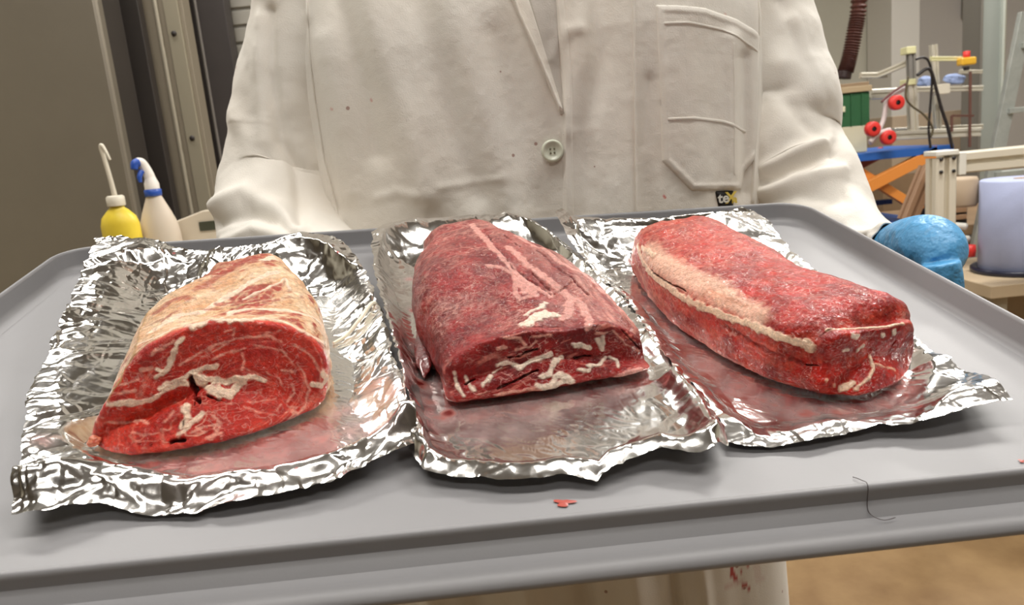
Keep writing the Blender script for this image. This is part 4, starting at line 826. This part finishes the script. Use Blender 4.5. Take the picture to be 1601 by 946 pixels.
# ------------------------------------------------------------------ the workshop behind, left side
def atx(px, py, Y): return at(px, py, Y)[0]
def slab(name, px0, py0, px1, py1, Y, depth, m, parent=None, bevel=.003):
    """box whose front face lies at depth Y between two pixels"""
    a, b = at(px0, py0, Y), at(px1, py1, Y); c = (a + b) / 2; s = (abs(b[0] - a[0]), depth, abs(b[2] - a[2]))
    o = box(name, (c[0], Y + depth / 2, c[2]), s, m, None, bevel=bevel)
    if parent is not None: o.parent = parent; o.location = Vector(o.location) - parent.location
    return o
def thing_at(name, px, py, Y, label, cat, z=None, group=None):
    p = at(px, py, Y); return empty(name, (p[0], p[1], p[2] if z is None else z), label, cat, group)
M_steel = mat('brushed_steel', srgb(164, 156, 142), .42, .75, noise=(2, .12))
M_darkp = mat('dark_panel', srgb(62, 56, 52), .5, noise=(8, .2))
M_beige = mat('beige_steel', srgb(150, 140, 122), .5, noise=(5, .06))
M_lgrey = mat('light_grey_panel', srgb(170, 166, 156), .5)
M_trim = mat('trim_pale', srgb(176, 168, 150), .4, .3)
# tall steel refrigerator with its door
Yf = 1.75; xr = atx(150, 0, Yf)
fr = empty('refrigerator', (xr - .45, Yf + .10, 0), 'tall brushed steel refrigerator at the far left behind the bottles', 'refrigerator')
box('cabinet_body', (-.01, .005, 1.05), (.86, .14, 2.1), M_darkp, fr)
box('door', (0, -.085, 1.06), (.90, .035, 2.0), M_steel, fr, bevel=.008)
hd = tube('handle', [(-.36, -.10, .9), (-.36, -.14, .93), (-.36, -.14, 1.3), (-.36, -.10, 1.33)], .011, M_trim, fr)
for x in (-.38, .38):
    for y in (-.05, .05): box('foot', (x, y, .02), (.05, .05, .04), M_darkp, fr)
def column(name, px0, px1, Y, depth, m, label, cat, z1=2.6, py=0):
    a, b = atx(px0, py, Y), atx(px1, py, Y)
    t = empty(name, ((a + b) / 2, Y + depth / 2, 0), label, cat); box('panel', (0, 0, z1 / 2), (b - a, depth, z1), m, t); return t, (b - a), Y
t, w, Y = column('dark_cabinet', 148, 214, 1.98, .03, M_darkp, 'narrow dark cabinet panel between the refrigerator and the beige post', 'cabinet')
box('door_edge', (-w / 2 + .035, -.022, 1.3), (.05, .012, 2.5), mat('dark_panel_b', srgb(74, 70, 66), .45), t)
t, w, Y = column('beige_post', 213, 284, 2.03, .05, M_beige, 'beige metal post with a raised bead behind the bottles', 'post')
tube('bead', [(-.01, -.03, 0.02), (-.01, -.03, 2.58)], .006, M_trim, t)
box('flange', (w / 4, -.029, 1.3), (w / 2 - .02, .008, 2.56), mat('beige_flange', srgb(158, 150, 130), .45), t)
for z in (1.15, 1.42, 1.68): lathe('bolt', [(.0001, .004), (.006, .004), (.007, 0)], M_darkp, t, 10, (w / 2 - .03, -.034, z)).rotation_euler = (math.pi / 2, 0, 0)
t, w, Y = column('dark_doorway', 284, 349, 2.11, .05, mat('dark_panel_c', srgb(66, 60, 58), .5, noise=(8, .2)), 'dark cabinet side with a thin pale edge strip, right of the beige post', 'cabinet')  # flat dark panel in place of the doorway's darkness
tube('edge_strip', [(-.02, -.028, .02), (-.02, -.028, 2.58)], .004, mat('strip_grey', srgb(120, 114, 108), .4), t)
# light grey wall cabinet whose lower edge shows left of the shoulder
p0 = at(349, 0, 2.2); p1 = at(372, 126, 2.2)
t = empty('wall_cabinet', (p0[0] + .4, 2.4, p1[2]), 'light grey louvred cabinet hanging left of the shoulder', 'cabinet')
box('cabinet_body', (0, 0, .6), (.8, .38, 1.2), M_lgrey, t)
for k in range(26): box('louvre', (0, -.194, .03 + k * .045), (.77, .008, .036), mat('louvre_grey', srgb(178, 174, 164), .5), t, bevel=.002)
box('bracket', (-.36, -.02, -.10), (.04, .3, .2), M_white, t)
t2 = box('dark_shelf', (p0[0] + .45, 2.5, .70), (.95, .4, 1.2), mat('dark_void', srgb(40, 32, 30), .6)); tag(t2, 'dark cupboard below the louvred cabinet, beside the sleeve', 'cabinet')  # dark box put in for the darkness under the cabinet
t2.location.z = .62; t2.dimensions = t2.dimensions
# side counter with the bottles
zc = at(260, 405, 1.4)[2]
xl = atx(168, 395, 1.25)
ct = empty('counter', (xl + .35, 1.42, 0), 'pale work counter carrying the bottles at the left', 'table')
box('worktop', (0, 0, zc - .02), (.7, .42, .04), mat('counter_top', srgb(190, 184, 172), .4), ct)
for x in (-.32, .32):
    for y in (-.18, .18): box('leg', (x, y, (zc - .04) / 2), (.04, .04, zc - .04), M_trim, ct)
# yellow wash bottle
M_yell = mat('yellow_plastic', srgb(236, 208, 64), .4, sss=.1, noise=(60, .08)); M_cap = mat('translucent_white', srgb(216, 208, 190), .4)
pb = at(190, 360, 1.38); yb_ = empty('wash_bottle', (pb[0], 1.38, zc), 'yellow plastic wash bottle with a bent white spout, leftmost on the counter', 'bottle')
H = at(190, 332, 1.38)[2] - zc; s_ = 1.38 / 1180
lathe('bottle_body', [(.0001, 0), (.030, 0), (.034, .006), (.034, H - .022), (.030, H - .008), (.020, H + .003), (.013, H + .009), (.0125, H + .016)], M_yell, yb_, 32, None, .7)
lathe('cap', [(.0148, H + .012), (.0155, H + .014), (.0155, H + .028), (.012, H + .031), (.0001, H + .031)], M_cap, yb_, 24)
tube('spout', [(0, 0, H + .03), (-.002, 0, H + .06), (-.006, 0, H + .10), (-.008, 0, H + .117), (-.004, -.002, H + .119), (.003, -.005, H + .105), (.007, -.006, H + .093)], [.0045, .0042, .0038, .0036, .0034, .0028, .0022], M_cap, yb_)
# spray bottle
M_sprw = mat('spray_white', srgb(206, 192, 174), .45, sss=.08); M_blue = mat('spray_blue', srgb(36, 78, 168), .35); M_trg = mat('trigger_white', srgb(236, 230, 222), .3)
ps = at(254, 380, 1.42); sb = empty('spray_bottle', (ps[0], 1.42, zc), 'white spray bottle with a blue collar and trigger, beside the yellow bottle', 'bottle')
Hs = at(250, 305, 1.42)[2] - zc
lathe('bottle_body', [(.0001, 0), (.034, 0), (.0365, .006), (.0365, Hs - .075), (.034, Hs - .052), (.026, Hs - .030), (.0175, Hs - .010), (.0135, Hs)], M_sprw, sb, 32, None, .75)
lathe('collar', [(.0135, Hs - .001), (.0150, Hs), (.0150, Hs + .011), (.013, Hs + .012)], M_blue, sb, 28)
lathe('neck', [(.013, Hs + .010), (.013, Hs + .022), (.010, Hs + .030), (.009, Hs + .034)], M_trg, sb, 24)
tube('spray_head', [(0, 0, Hs + .022), (-.001, 0, Hs + .035), (-.005, -.002, Hs + .052), (-.009, -.006, Hs + .062), (-.014, -.012, Hs + .064)], [.0095, .0095, .0085, .0078, .0065], M_trg, sb)
tube('nozzle', [(-.012, -.010, Hs + .062), (-.016, -.015, Hs + .060), (-.018, -.018, Hs + .050)], [.008, .0075, .006], M_blue, sb)
tube('trigger', [(-.009, -.010, Hs + .046), (-.012, -.016, Hs + .036), (-.012, -.016, Hs + .026)], [.005, .0045, .003], M_blue, sb)
# bench scale
pk = at(318, 360, 1.5); sc = empty('bench_scale', (pk[0], 1.52, zc), 'cream bench scale with a small display and an orange foot, beside the spray bottle', 'scale')
def wedge(bm):
    hh = at(330, 322, 1.5)[2] - zc
    pts = [(-.055, .012), (.12, .012), (.12, hh), (.02, hh - .006), (-.052, hh - .026), (-.06, hh - .034)]
    f = [bm.verts.new((x, -.06, z)) for x, z in pts]; g = [bm.verts.new((x, .10, z)) for x, z in pts]
    bm.faces.new(f); bm.faces.new(g[::-1])
    for i in range(len(pts)): j = (i + 1) % len(pts); bm.faces.new([f[i], g[i], g[j], f[j]])
bmesh_obj('housing', wedge, mat('scale_cream', srgb(208, 196, 176), .45), sc, bevel=.003)
box('foot', (.03, .02, .009), (.17, .15, .018), mat('scale_orange', srgb(214, 128, 72), .45), sc)
hh = at(330, 362, 1.5)[2] - zc
box('display', (.03, -.0615, at(318, 352, 1.5)[2] - zc), (.040, .004, .018), mat('display_dark', srgb(70, 72, 58), .3), sc)

# ------------------------------------------------------------------ right side, scissor lift and test rig
def prof_mesh(name, L, s, m, parent, loc_=(0, 0, 0), rot=(0, 0, 0)):
    """slotted aluminium profile of square section s, length L along local x"""
    h = s / 2; g = s * .13; dp = s * .2
    q = []
    for k in range(4):
        a = k * math.pi / 2; c, n = math.cos(a), math.sin(a)
        for x, y in [(-h + s * .06, -h), (-g, -h), (-g, -h + dp), (g, -h + dp), (g, -h), (h - s * .06, -h)]: q.append((x * c - y * n, x * n + y * c))
    def fn(bm):
        A = [bm.verts.new((-L / 2, x, y)) for x, y in q]; B = [bm.verts.new((L / 2, x, y)) for x, y in q]
        for i in range(len(q)): j = (i + 1) % len(q); bm.faces.new([A[i], A[j], B[j], B[i]])
        bm.faces.new(A[::-1]); bm.faces.new(B)
    o = bmesh_obj(name, fn, m, parent); o.location = loc_; o.rotation_euler = rot; return o
M_alu = mat('anodised_aluminium', srgb(214, 208, 192), .35, .35)
M_alup = mat('painted_profile', srgb(222, 214, 196), .45, .1)
def beam(name, a, b, Y0_, Y1_, s, m, parent):
    A, B = at(*a, Y0_), at(*b, Y1_); d = B - A; L = np.linalg.norm(d); c = (A + B) / 2
    q = Vector(d).to_track_quat('X', 'Z').to_euler()
    o = prof_mesh(name, L, s, m, parent, Vector(c) - (parent.location if parent else Vector()), q); return o
YL = 2.9
zt = at(1400, 236, YL)[2]
M_lb = mat('lift_blue', srgb(38, 92, 170), .45); M_or = mat('lift_orange', srgb(222, 140, 62), .45); M_or_shade = mat('lift_dark_orange', srgb(176, 78, 48), .5)
xa, xb = atx(1285, 236, YL), atx(1492, 228, YL)
lift = empty('scissor_lift', ((xa + xb) / 2, YL + .25, 0), 'scissor lift table with blue platform and orange crossed legs behind the arm', 'lift table')
LX, LY = (xa + xb) / 2, YL + .25; wd = xb - xa
box('platform', (0, 0, zt - .012), (wd, .5, .03), M_lb, lift)
zb = at(1380, 352, YL)[2] - .12
def bar2(name, a, b, y, th_, m):
    A, B = at(*a, YL), at(*b, YL); L = math.hypot(B[0] - A[0], B[2] - A[2]); an = math.atan2(B[2] - A[2], B[0] - A[0])
    o = box(name, ((A[0] + B[0]) / 2 - LX, y, (A[2] + B[2]) / 2), (L, .03, th_), m, lift); o.rotation_euler = (0, -an, 0); return o
for y, m, dx in ((-.20, M_or, 0), (.12, M_or_shade, -18)):  # shading of the rear legs is painted in as a darker orange
    bar2('leg', (1300 + dx, 236), (1450 + dx, 330), y, .034, m); bar2('leg', (1335 + dx, 305), (1468 + dx, 236), y - .035, .044, m)
box('cross_rod', (0, 0, at(1380, 327, YL)[2]), (wd * .55, .03, .02), mat('rod_blue', srgb(34, 52, 96), .4), lift)
box('base_frame', (0, 0, at(1385, 350, YL)[2] - .02), (wd * .72, .5, .03), M_lb, lift)
zbench = at(1385, 350, YL)[2] - .036
bn = empty('workbench', (LX + .3, YL + .35, 0), 'brownish workbench under the lift table', 'table')
M_brown = mat('bench_brown', srgb(150, 122, 92), .5, noise=(6, .25))
box('worktop', (0, 0, zbench - .02), (1.7, .68, .04), M_brown, bn)
for x in (-.8, .8):
    for y in (-.3, .3): box('leg', (x, y, (zbench - .04) / 2), (.05, .05, zbench - .04), M_trim, bn)
box('lower_panel', (0, .25, zbench - .4), (1.5, .02, .5), mat('panel_tan', srgb(176, 150, 118), .6), bn)
# storage boxes on the lift
zt2 = zt + .004
cb = slab('storage_box', 1296, 192, 1356, 229, YL + .08, .22, mat('box_cream', srgb(206, 200, 172), .5)); cb.location.z = zt2 + cb.dimensions.z / 2; tag(cb, 'cream plastic box under the green box on the lift table', 'box')
hcb = at(0, 192, YL)[2]
zg = zt2 + abs(at(1296, 192, YL + .08)[2] - at(1296, 229, YL + .08)[2]) + .009
a, b_ = at(1290, 136, YL + .08), at(1360, 190, YL + .08); gw = b_[0] - a[0]; gh = a[2] - at(1290, 190, YL + .08)[2]
gb = empty('green_box', ((a[0] + b_[0]) / 2, YL + .19, zg), 'dark green plastic box with pale handle and tan lid', 'box')
M_green = mat('box_green', srgb(44, 96, 58), .5, noise=(20, .15))
box('box_body', (0, 0, gh / 2), (gw, .22, gh), M_green, gb, bevel=.004)
box('rib', (gw * .08, -.112, gh / 2), (.006, .006, gh * .95), M_green, gb); box('rib', (gw * .32, -.112, gh / 2), (.006, .006, gh * .95), M_green, gb)
box('handle', (-gw * .27, -.118, gh * .55), (gw * .36, .016, .022), mat('handle_cream', srgb(216, 214, 184), .4), gb)
box('lid', (0, 0, gh + .012), (gw * 1.06, .24, .022), mat('lid_tan', srgb(176, 156, 124), .5), gb)
box('lid_rim', (0, 0, gh + .030), (gw * .98, .22, .014), mat('lid_brown', srgb(146, 124, 98), .5), gb)
# test rig of aluminium profiles on the lift
rg = empty('test_rig', (atx(1430, 210, YL), YL + .1, zt2), 'aluminium profile test rig with belt, rollers and cables on the lift table', 'rig')
def rb(name, a, b, s, m=M_alu, Ya=0.0, Yb=0.0): return beam(name, a, b, YL + .05 + Ya, YL + .05 + Yb, s, m, rg)
rb('base_profile', (1396, 212), (1530, 206), .034); rb('base_profile', (1396, 204), (1535, 198), .02, M_alu, .15, .15)
rb('upright', (1428, 205), (1424, 130), .030); rb('upright', (1466, 202), (1459, 70), .024, M_alu, .1, .1)
M_grp = mat('profile_grey', srgb(140, 136, 130), .45, .2); M_pale = mat('clamp_pale', srgb(222, 218, 170), .5)
rb('upright', (1425, 132), (1424, 82), .026, M_grp)
slab('clamp', 1417, 124, 1433, 132, YL + .03, .05, M_pale, rg); slab('clamp', 1418, 73, 1433, 83, YL + .03, .05, M_pale, rg)
rb('arm', (1372, 118), (1424, 96), .022, M_alu, .1, .02); rb('arm', (1345, 118), (1386, 118), .020, M_alu, .1, .1)
rb('cross_profile', (1430, 140), (1535, 138), .020); rb('cross_profile', (1360, 148), (1400, 146), .04, M_alu, .2, .2); rb('cross_profile', (1455, 92), (1505, 92), .016, M_pale); rb('cross_profile', (1500, 112), (1535, 112), .014, M_alu, .1, .1)
slab('motor_block', 1466, 132, 1486, 146, YL + .02, .06, M_alup, rg)
M_frame = mat('frame_brown', srgb(112, 78, 68), .5)
for a, b in (((1488, 181), (1522, 181)), ((1488, 181), (1488, 206)), ((1517, 112), (1516, 230))):
    rb('thin_frame', a, b, .008, M_frame, -.03, -.03)
def pipe(name, pts, Y, r, m, parent, sub=6):
    P = [at(a, b, Y + (c[0] if c else 0)) - np.array(parent.location) for a, b, *c in pts]; return tube(name, P, r, m, parent, 10, sub)
M_belt = mat('belt_white', srgb(214, 202, 200), .5); M_red = mat('roller_red', srgb(214, 52, 46), .45); M_black = mat('cable_black', srgb(34, 28, 28), .5)
pipe('belt', [(1415, 138), (1388, 155), (1382, 185), (1370, 212), (1360, 225)], YL, .009, M_belt, rg); pipe('belt', [(1360, 222), (1375, 208), (1392, 203)], YL - .03, .009, M_belt, rg)
for x, y in ((1398, 161), (1361, 202), (1385, 215)):
    p = at(x, y, YL - .02) - np.array(rg.location)
    r_ = lathe('roller', [(.009, .03), (.022, .03), (.027, .026), (.027, .004), (.022, 0), (.009, 0)], M_red, rg, 24, p); r_.rotation_euler = (math.pi / 2, 0, 0)
    h_ = lathe('roller_core', [(.0001, .026), (.010, .026), (.010, -.002), (.0001, -.002)], M_black, r_, 16)
pipe('cable', [(1432, 93), (1443, 90), (1452, 96), (1457, 120), (1455, 160), (1452, 200), (1455, 232)], YL - .03, .0045, M_black, rg)
pipe('cable', [(1434, 118), (1448, 108), (1456, 112), (1464, 140), (1472, 170), (1482, 200), (1489, 232)], YL - .04, .006, M_black, rg)
pipe('cable', [(1420, 120), (1416, 150), (1425, 165), (1445, 180), (1458, 200), (1455, 215)], YL - .03, .004, mat('cable_olive', srgb(86, 76, 54), .5), rg)
pipe('cable', [(1378, 160), (1395, 145), (1418, 130)], YL - .02, .004, mat('cable_maroon', srgb(96, 40, 40), .5), rg)
M_cloth_b = mat('rag_blue', srgb(136, 152, 190), .8, bump=(40, .01))
def rag(name, px, py, Y, s, label, seed):
    bm = bmesh.new(); bmesh.ops.create_icosphere(bm, subdivisions=4, radius=1); co = np.array([v.co[:] for v in bm.verts]); h = 1 + .35 * fbm(co, .8, 3, seed)
    for v, k in zip(bm.verts, h): v.co = Vector((v.co[0] * k * s[0], v.co[1] * k * s[1], v.co[2] * k * s[2]))
    me = bpy.data.meshes.new(name); bm.to_mesh(me); bm.free(); o = link(name, me, M_cloth_b, None, at(px, py, Y)); tag(o, label, 'cloth'); return o
rag('blue_cloth', 1492, 124, YL + .06, (.042, .02, .02), 'blue cloth lying on the upper profile of the rig', 2)
rag('blue_cloth', 1446, 128, YL + .1, (.03, .02, .022), 'pale blue cloth behind the black cables of the rig', 5)
es = empty('stop_button', tuple(at(1511, 96, YL + .02)), 'yellow housing with a red push button on the rig', 'button')
box('housing', (0, 0, 0), (.056, .04, .028), mat('stop_yellow', srgb(226, 176, 54), .4), es, bevel=.006)
lathe('push_button', [(.010, .012), (.012, .016), (.012, .036), (.0001, .038)], M_red, es, 20)
rag2 = lathe('cap', [(.0001, -.02), (.010, -.02), (.010, -.032), (.0001, -.032)], M_black, es, 16)
# grey column, white pillar, hose and wall switch
xa, xb = atx(1388, 0, 5.3), atx(1432, 0, 5.3)
pl = box('pillar', ((xa + xb) / 2, 5.42, 1.5), (xb - xa, .34, 3.0), mat('pillar_white', srgb(222, 218, 210), .6)); pl.name = 'trim_1'; tag(pl, kind='structure')
wp_ = box('wall_panel', ((xb + X1) / 2 + .02, 5.57, 1.5), (X1 - xb - .05, .05, 3.0), mat('panel_grey', srgb(196, 190, 184), .7)); wp_.name = 'trim_2'; tag(wp_, kind='structure')
xa, xb = atx(1532, 100, 3.6), atx(1566, 100, 3.6)
gc = empty('steel_column', ((xa + xb) / 2, 3.66, 0), 'blue grey steel column at the right, beside the ladder', 'column')
M_col = mat('column_grey', srgb(156, 162, 156), .5, noise=(6, .06)); cw = xb - xa
box('web', (0, 0, 1.5), (cw * .96, .10, 2.98), M_col, gc); box('flange', (-cw / 2, 0, 1.5), (.012, .14, 2.98), mat('column_dark', srgb(120, 116, 108), .5), gc); box('flange', (cw / 2, 0, 1.5), (.012, .14, 2.98), mat('column_pale', srgb(190, 196, 186), .5), gc)
xa = atx(1576, 60, 3.7)
pp = empty('pipe_bundle', (xa, 3.9, 0), 'brownish vertical pipes behind the ladder at the right edge', 'pipe')
for k, (dx, c) in enumerate(((0, (124, 108, 92)), (.05, (96, 92, 70)), (.1, (150, 146, 132)))): tube('pipe', [(dx, 0, .01), (dx, 0, 1.5), (dx, 0, 2.98)], .02, mat('pipe_%s' % 'abc'[k], srgb(*c), .5), pp)
# ladder leaning by the column
ld = empty('step_ladder', tuple(at(1590, 240, 2.4) * [1, 1, 0]), 'aluminium ladder leaning at the right edge', 'ladder')
M_lad = mat('ladder_aluminium', srgb(180, 184, 178), .45, .4, noise=(30, .2))
A0, A1 = at(1604, 20, 2.862), at(1560, 232, 2.858); d = (A1 - A0); B1 = A1 + d * ((A1[2] - .02) / -d[2]); off = np.array([.32, .0, 0]); L0 = np.array(ld.location)
for o_ in (0, 1):
    a, b = A0 + off * o_ - L0, B1 + off * o_ - L0; dd = Vector(b - a); o = box('rail', (a + b) / 2, (dd.length, .05, .022), M_lad, ld); o.rotation_euler = dd.to_track_quat('X', 'Y').to_euler()
for k in range(7):
    a = A0 + (B1 - A0) * (k + .5) / 7 - L0; b = a + off; dd = Vector(b - a); o = box('rung', (a + b) / 2, (dd.length, .05, .02), M_lad, ld); o.rotation_euler = dd.to_track_quat('X', 'Z').to_euler()
# brown corrugated hose hanging from the ceiling
def hose(pts, r, m, parent):
    def rf(V, C, A, B, D, rr, th, t):
        k = 1 + .16 * np.sin(t * 60); return C[:, None] + (V - C[:, None]) * k[:, None, None]
    P = [np.array(at(*p)) - np.array(parent.location) for p in pts]; return link('hose_body', tube_mesh('hose_body', P, r, 12, 60, True, rf), m, parent)
hs = empty('flexible_hose', tuple(at(1320, 112, 3.6)), 'dark brown corrugated hose hanging above the green box', 'hose')
hose([(1351, -330, 3.6), (1348, -150, 3.6), (1343, 0, 3.6), (1336, 50, 3.6), (1328, 90, 3.6), (1322, 112, 3.6)], .032, mat('hose_brown', srgb(96, 52, 40), .5, noise=(60, .4)), hs)
tube('nozzle', [(0, 0, 0), (-.006, 0, -.03)], .034, mat('nozzle_dark', srgb(50, 30, 26), .5), hs)
st = empty('wall_switch', tuple(at(1518, 8, 5.1)), 'grey wall box with a round red knob at the top right', 'switch')
st.location.y = 5.5; st.location = Vector(at(1518, 8, 5.5))
box('switch_box', (0, 0, 0), (.09, .08, .16), mat('switch_grey', srgb(150, 146, 138), .5), st); kb = lathe('knob', [(.0001, .05), (.028, .045), (.03, .02), (.02, 0)], M_red, st, 20, (.01, -.04, .03)); kb.rotation_euler = (math.pi / 2, 0, 0)
tube('conduit', [(.02, 0, -.08), (.03, 0, -.14), (.08, 0, -.2), (.09, 0, -.5)], .012, mat('conduit_grey', srgb(120, 112, 100), .5), st)
cl = slab('stored_crate', 1395, 150, 1534, 230, 4.1, .5, mat('crate_tan', srgb(176, 156, 132), .6, noise=(5, .2))); tag(cl, 'tan crate behind the aluminium rig', 'box')
cl.dimensions.z; h0 = cl.location.z + cl.dimensions.z / 2
crate2 = box('pallet_stack', (cl.location.x, 4.35, (h0 - .42) / 2), (cl.dimensions.x + .1, .5, h0 - .42), M_brown); tag(crate2, 'brown stacked boxes under the tan crate', 'box')
cl.location.z = crate2.location.z + crate2.dimensions.z / 2 + cl.dimensions.z / 2 + .001

# foreground machine frame of cream profiles at the right
Ym = 2.22
mf = empty('machine_frame', (at(1470, 250, Ym)[0], Ym, 0), 'cream slotted profile frame in front of the lift table at the right', 'frame')
A, B = at(1480, 256, Ym), at(1760, 240, Ym)
ps_ = .060
prof_mesh('rail', .8, ps_, M_alup, mf, (at(1486, 255, Ym)[0] - mf.location.x + .375, 0, A[2]), (0, 0, 0))
xq = atx(1462, 250, Ym) - mf.location.x
prof_mesh('post', A[2] + .02, ps_, M_alup, mf, (xq, -.03, (A[2] + .02) / 2), (0, math.pi / 2, 0))
box('corner_bracket', (xq, -.03, A[2] + .034), (.066, .066, .014), M_white, mf)
box('corner_bracket', (xq + .045, -.03, A[2]), (.02, .064, .064), M_white, mf)
for dz in (-.018, .018):
    for dx in (-.018, .018): lathe('bolt', [(.0001, .004), (.005, .004), (.005, 0)], M_black, mf, 10, (xq + dx, -.061, A[2] + dz)).rotation_euler = (math.pi / 2, 0, 0)
b_ = beam('brace', (1452, 262), (1418, 345), Ym + .12, Ym + .12, .045, mat('brace_brown', srgb(150, 118, 92), .5), mf)
prof_mesh('post', A[2], ps_, M_alup, mf, (.8, 0, A[2] / 2 - .02), (0, math.pi / 2, 0))
# things behind the frame: dark tools crate and fittings
Yt = 2.41
zt3 = at(1560, 436, Yt)[2]
tb = empty('side_table', (at(1620, 440, Yt)[0], Yt + .15, 0), 'low beige table under the blue paper roll', 'table')
xl_ = at(1519, 436, Yt)[0] - tb.location.x
box('worktop', (xl_ + .4, 0, zt3 - .02), (.8, .5, .04), mat('table_beige', srgb(196, 176, 146), .5), tb)
for x in (.05, .75):
    for y in (-.2, .2): box('leg', (xl_ + x, y, (zt3 - .04) / 2), (.045, .045, zt3 - .04), M_trim, tb)
pr_ = at(1594, 356, Yt + .1)
rl = empty('paper_roll', (pr_[0], Yt + .10, zt3), 'large pale blue paper roll on a black stand at the right edge', 'paper roll')
hr = at(1592, 284, Yt)[2] - zt3; R_ = .119
th2 = [(.022, hr), (.030, hr + .001), (R_ - .004, hr + .001), (R_, hr - .003), (R_, .016), (R_ - .003, .013), (.022, .013)]
lathe('roll', th2, mat('paper_blue', srgb(172, 180, 212), .85, noise=(14, .05), bump=(240, .0006)), rl, 64)
lathe('core', [(.022, hr + .0005), (.0225, hr + .002), (.018, hr + .002), (.018, .02)], mat('cardboard', srgb(176, 148, 110), .8), rl, 32)
lathe('stand', [(.0001, 0), (.137, 0), (.142, .004), (.142, .016), (.137, .020), (.130, .018), (.127, .010), (.0001, .010)], mat('stand_black', srgb(30, 32, 52), .3), rl, 64)
fx = empty('pipe_fittings', tuple(at(1500, 375, 2.6)), 'white pipe fittings with a red cap behind the glove', 'fitting')
for k, (a, b) in enumerate((((1478, 352), (1510, 354)), ((1480, 372), (1514, 374)), ((1484, 388), (1498, 390)))):
    tube('pipe', [at(*a, 2.6) - np.array(fx.location), at(*b, 2.6) - np.array(fx.location)], .012 + .006 * (k == 2), M_white, fx)
q_ = at(1517, 392, 2.55) - np.array(fx.location); lathe('red_cap', [(.0001, .02), (.016, .02), (.018, 0), (.016, -.02), (.0001, -.02)], M_red, fx, 18, q_)
q_ = at(1501, 300, 2.62) ; lm = lathe('round_drum', [(.0001, -.05), (.05, -.05), (.055, -.04), (.055, .04), (.05, .05), (.0001, .05)], mat('drum_tan', srgb(176, 156, 132), .6), None, 28, q_); tag(lm, 'tan round container behind the cream frame', 'container')
dk = slab('tool_crate', 1472, 312, 1512, 352, 2.92, .2, mat('crate_black', srgb(36, 30, 28), .6)); tag(dk, 'black crate with tan bars behind the cream frame, under the round container', 'crate')
for k in range(3): 
    s_ = slab('shelf_bar', 1472, 318 + k * 11, 1512, 322 + k * 11, 2.90, .02, mat('bar_tan', srgb(150, 116, 86), .5)); s_.parent = dk; s_.matrix_parent_inverse = Matrix.Identity(4); s_.location = Vector(s_.location) - dk.location
dk.location.z = zbench + dk.dimensions.z / 2 + .0005
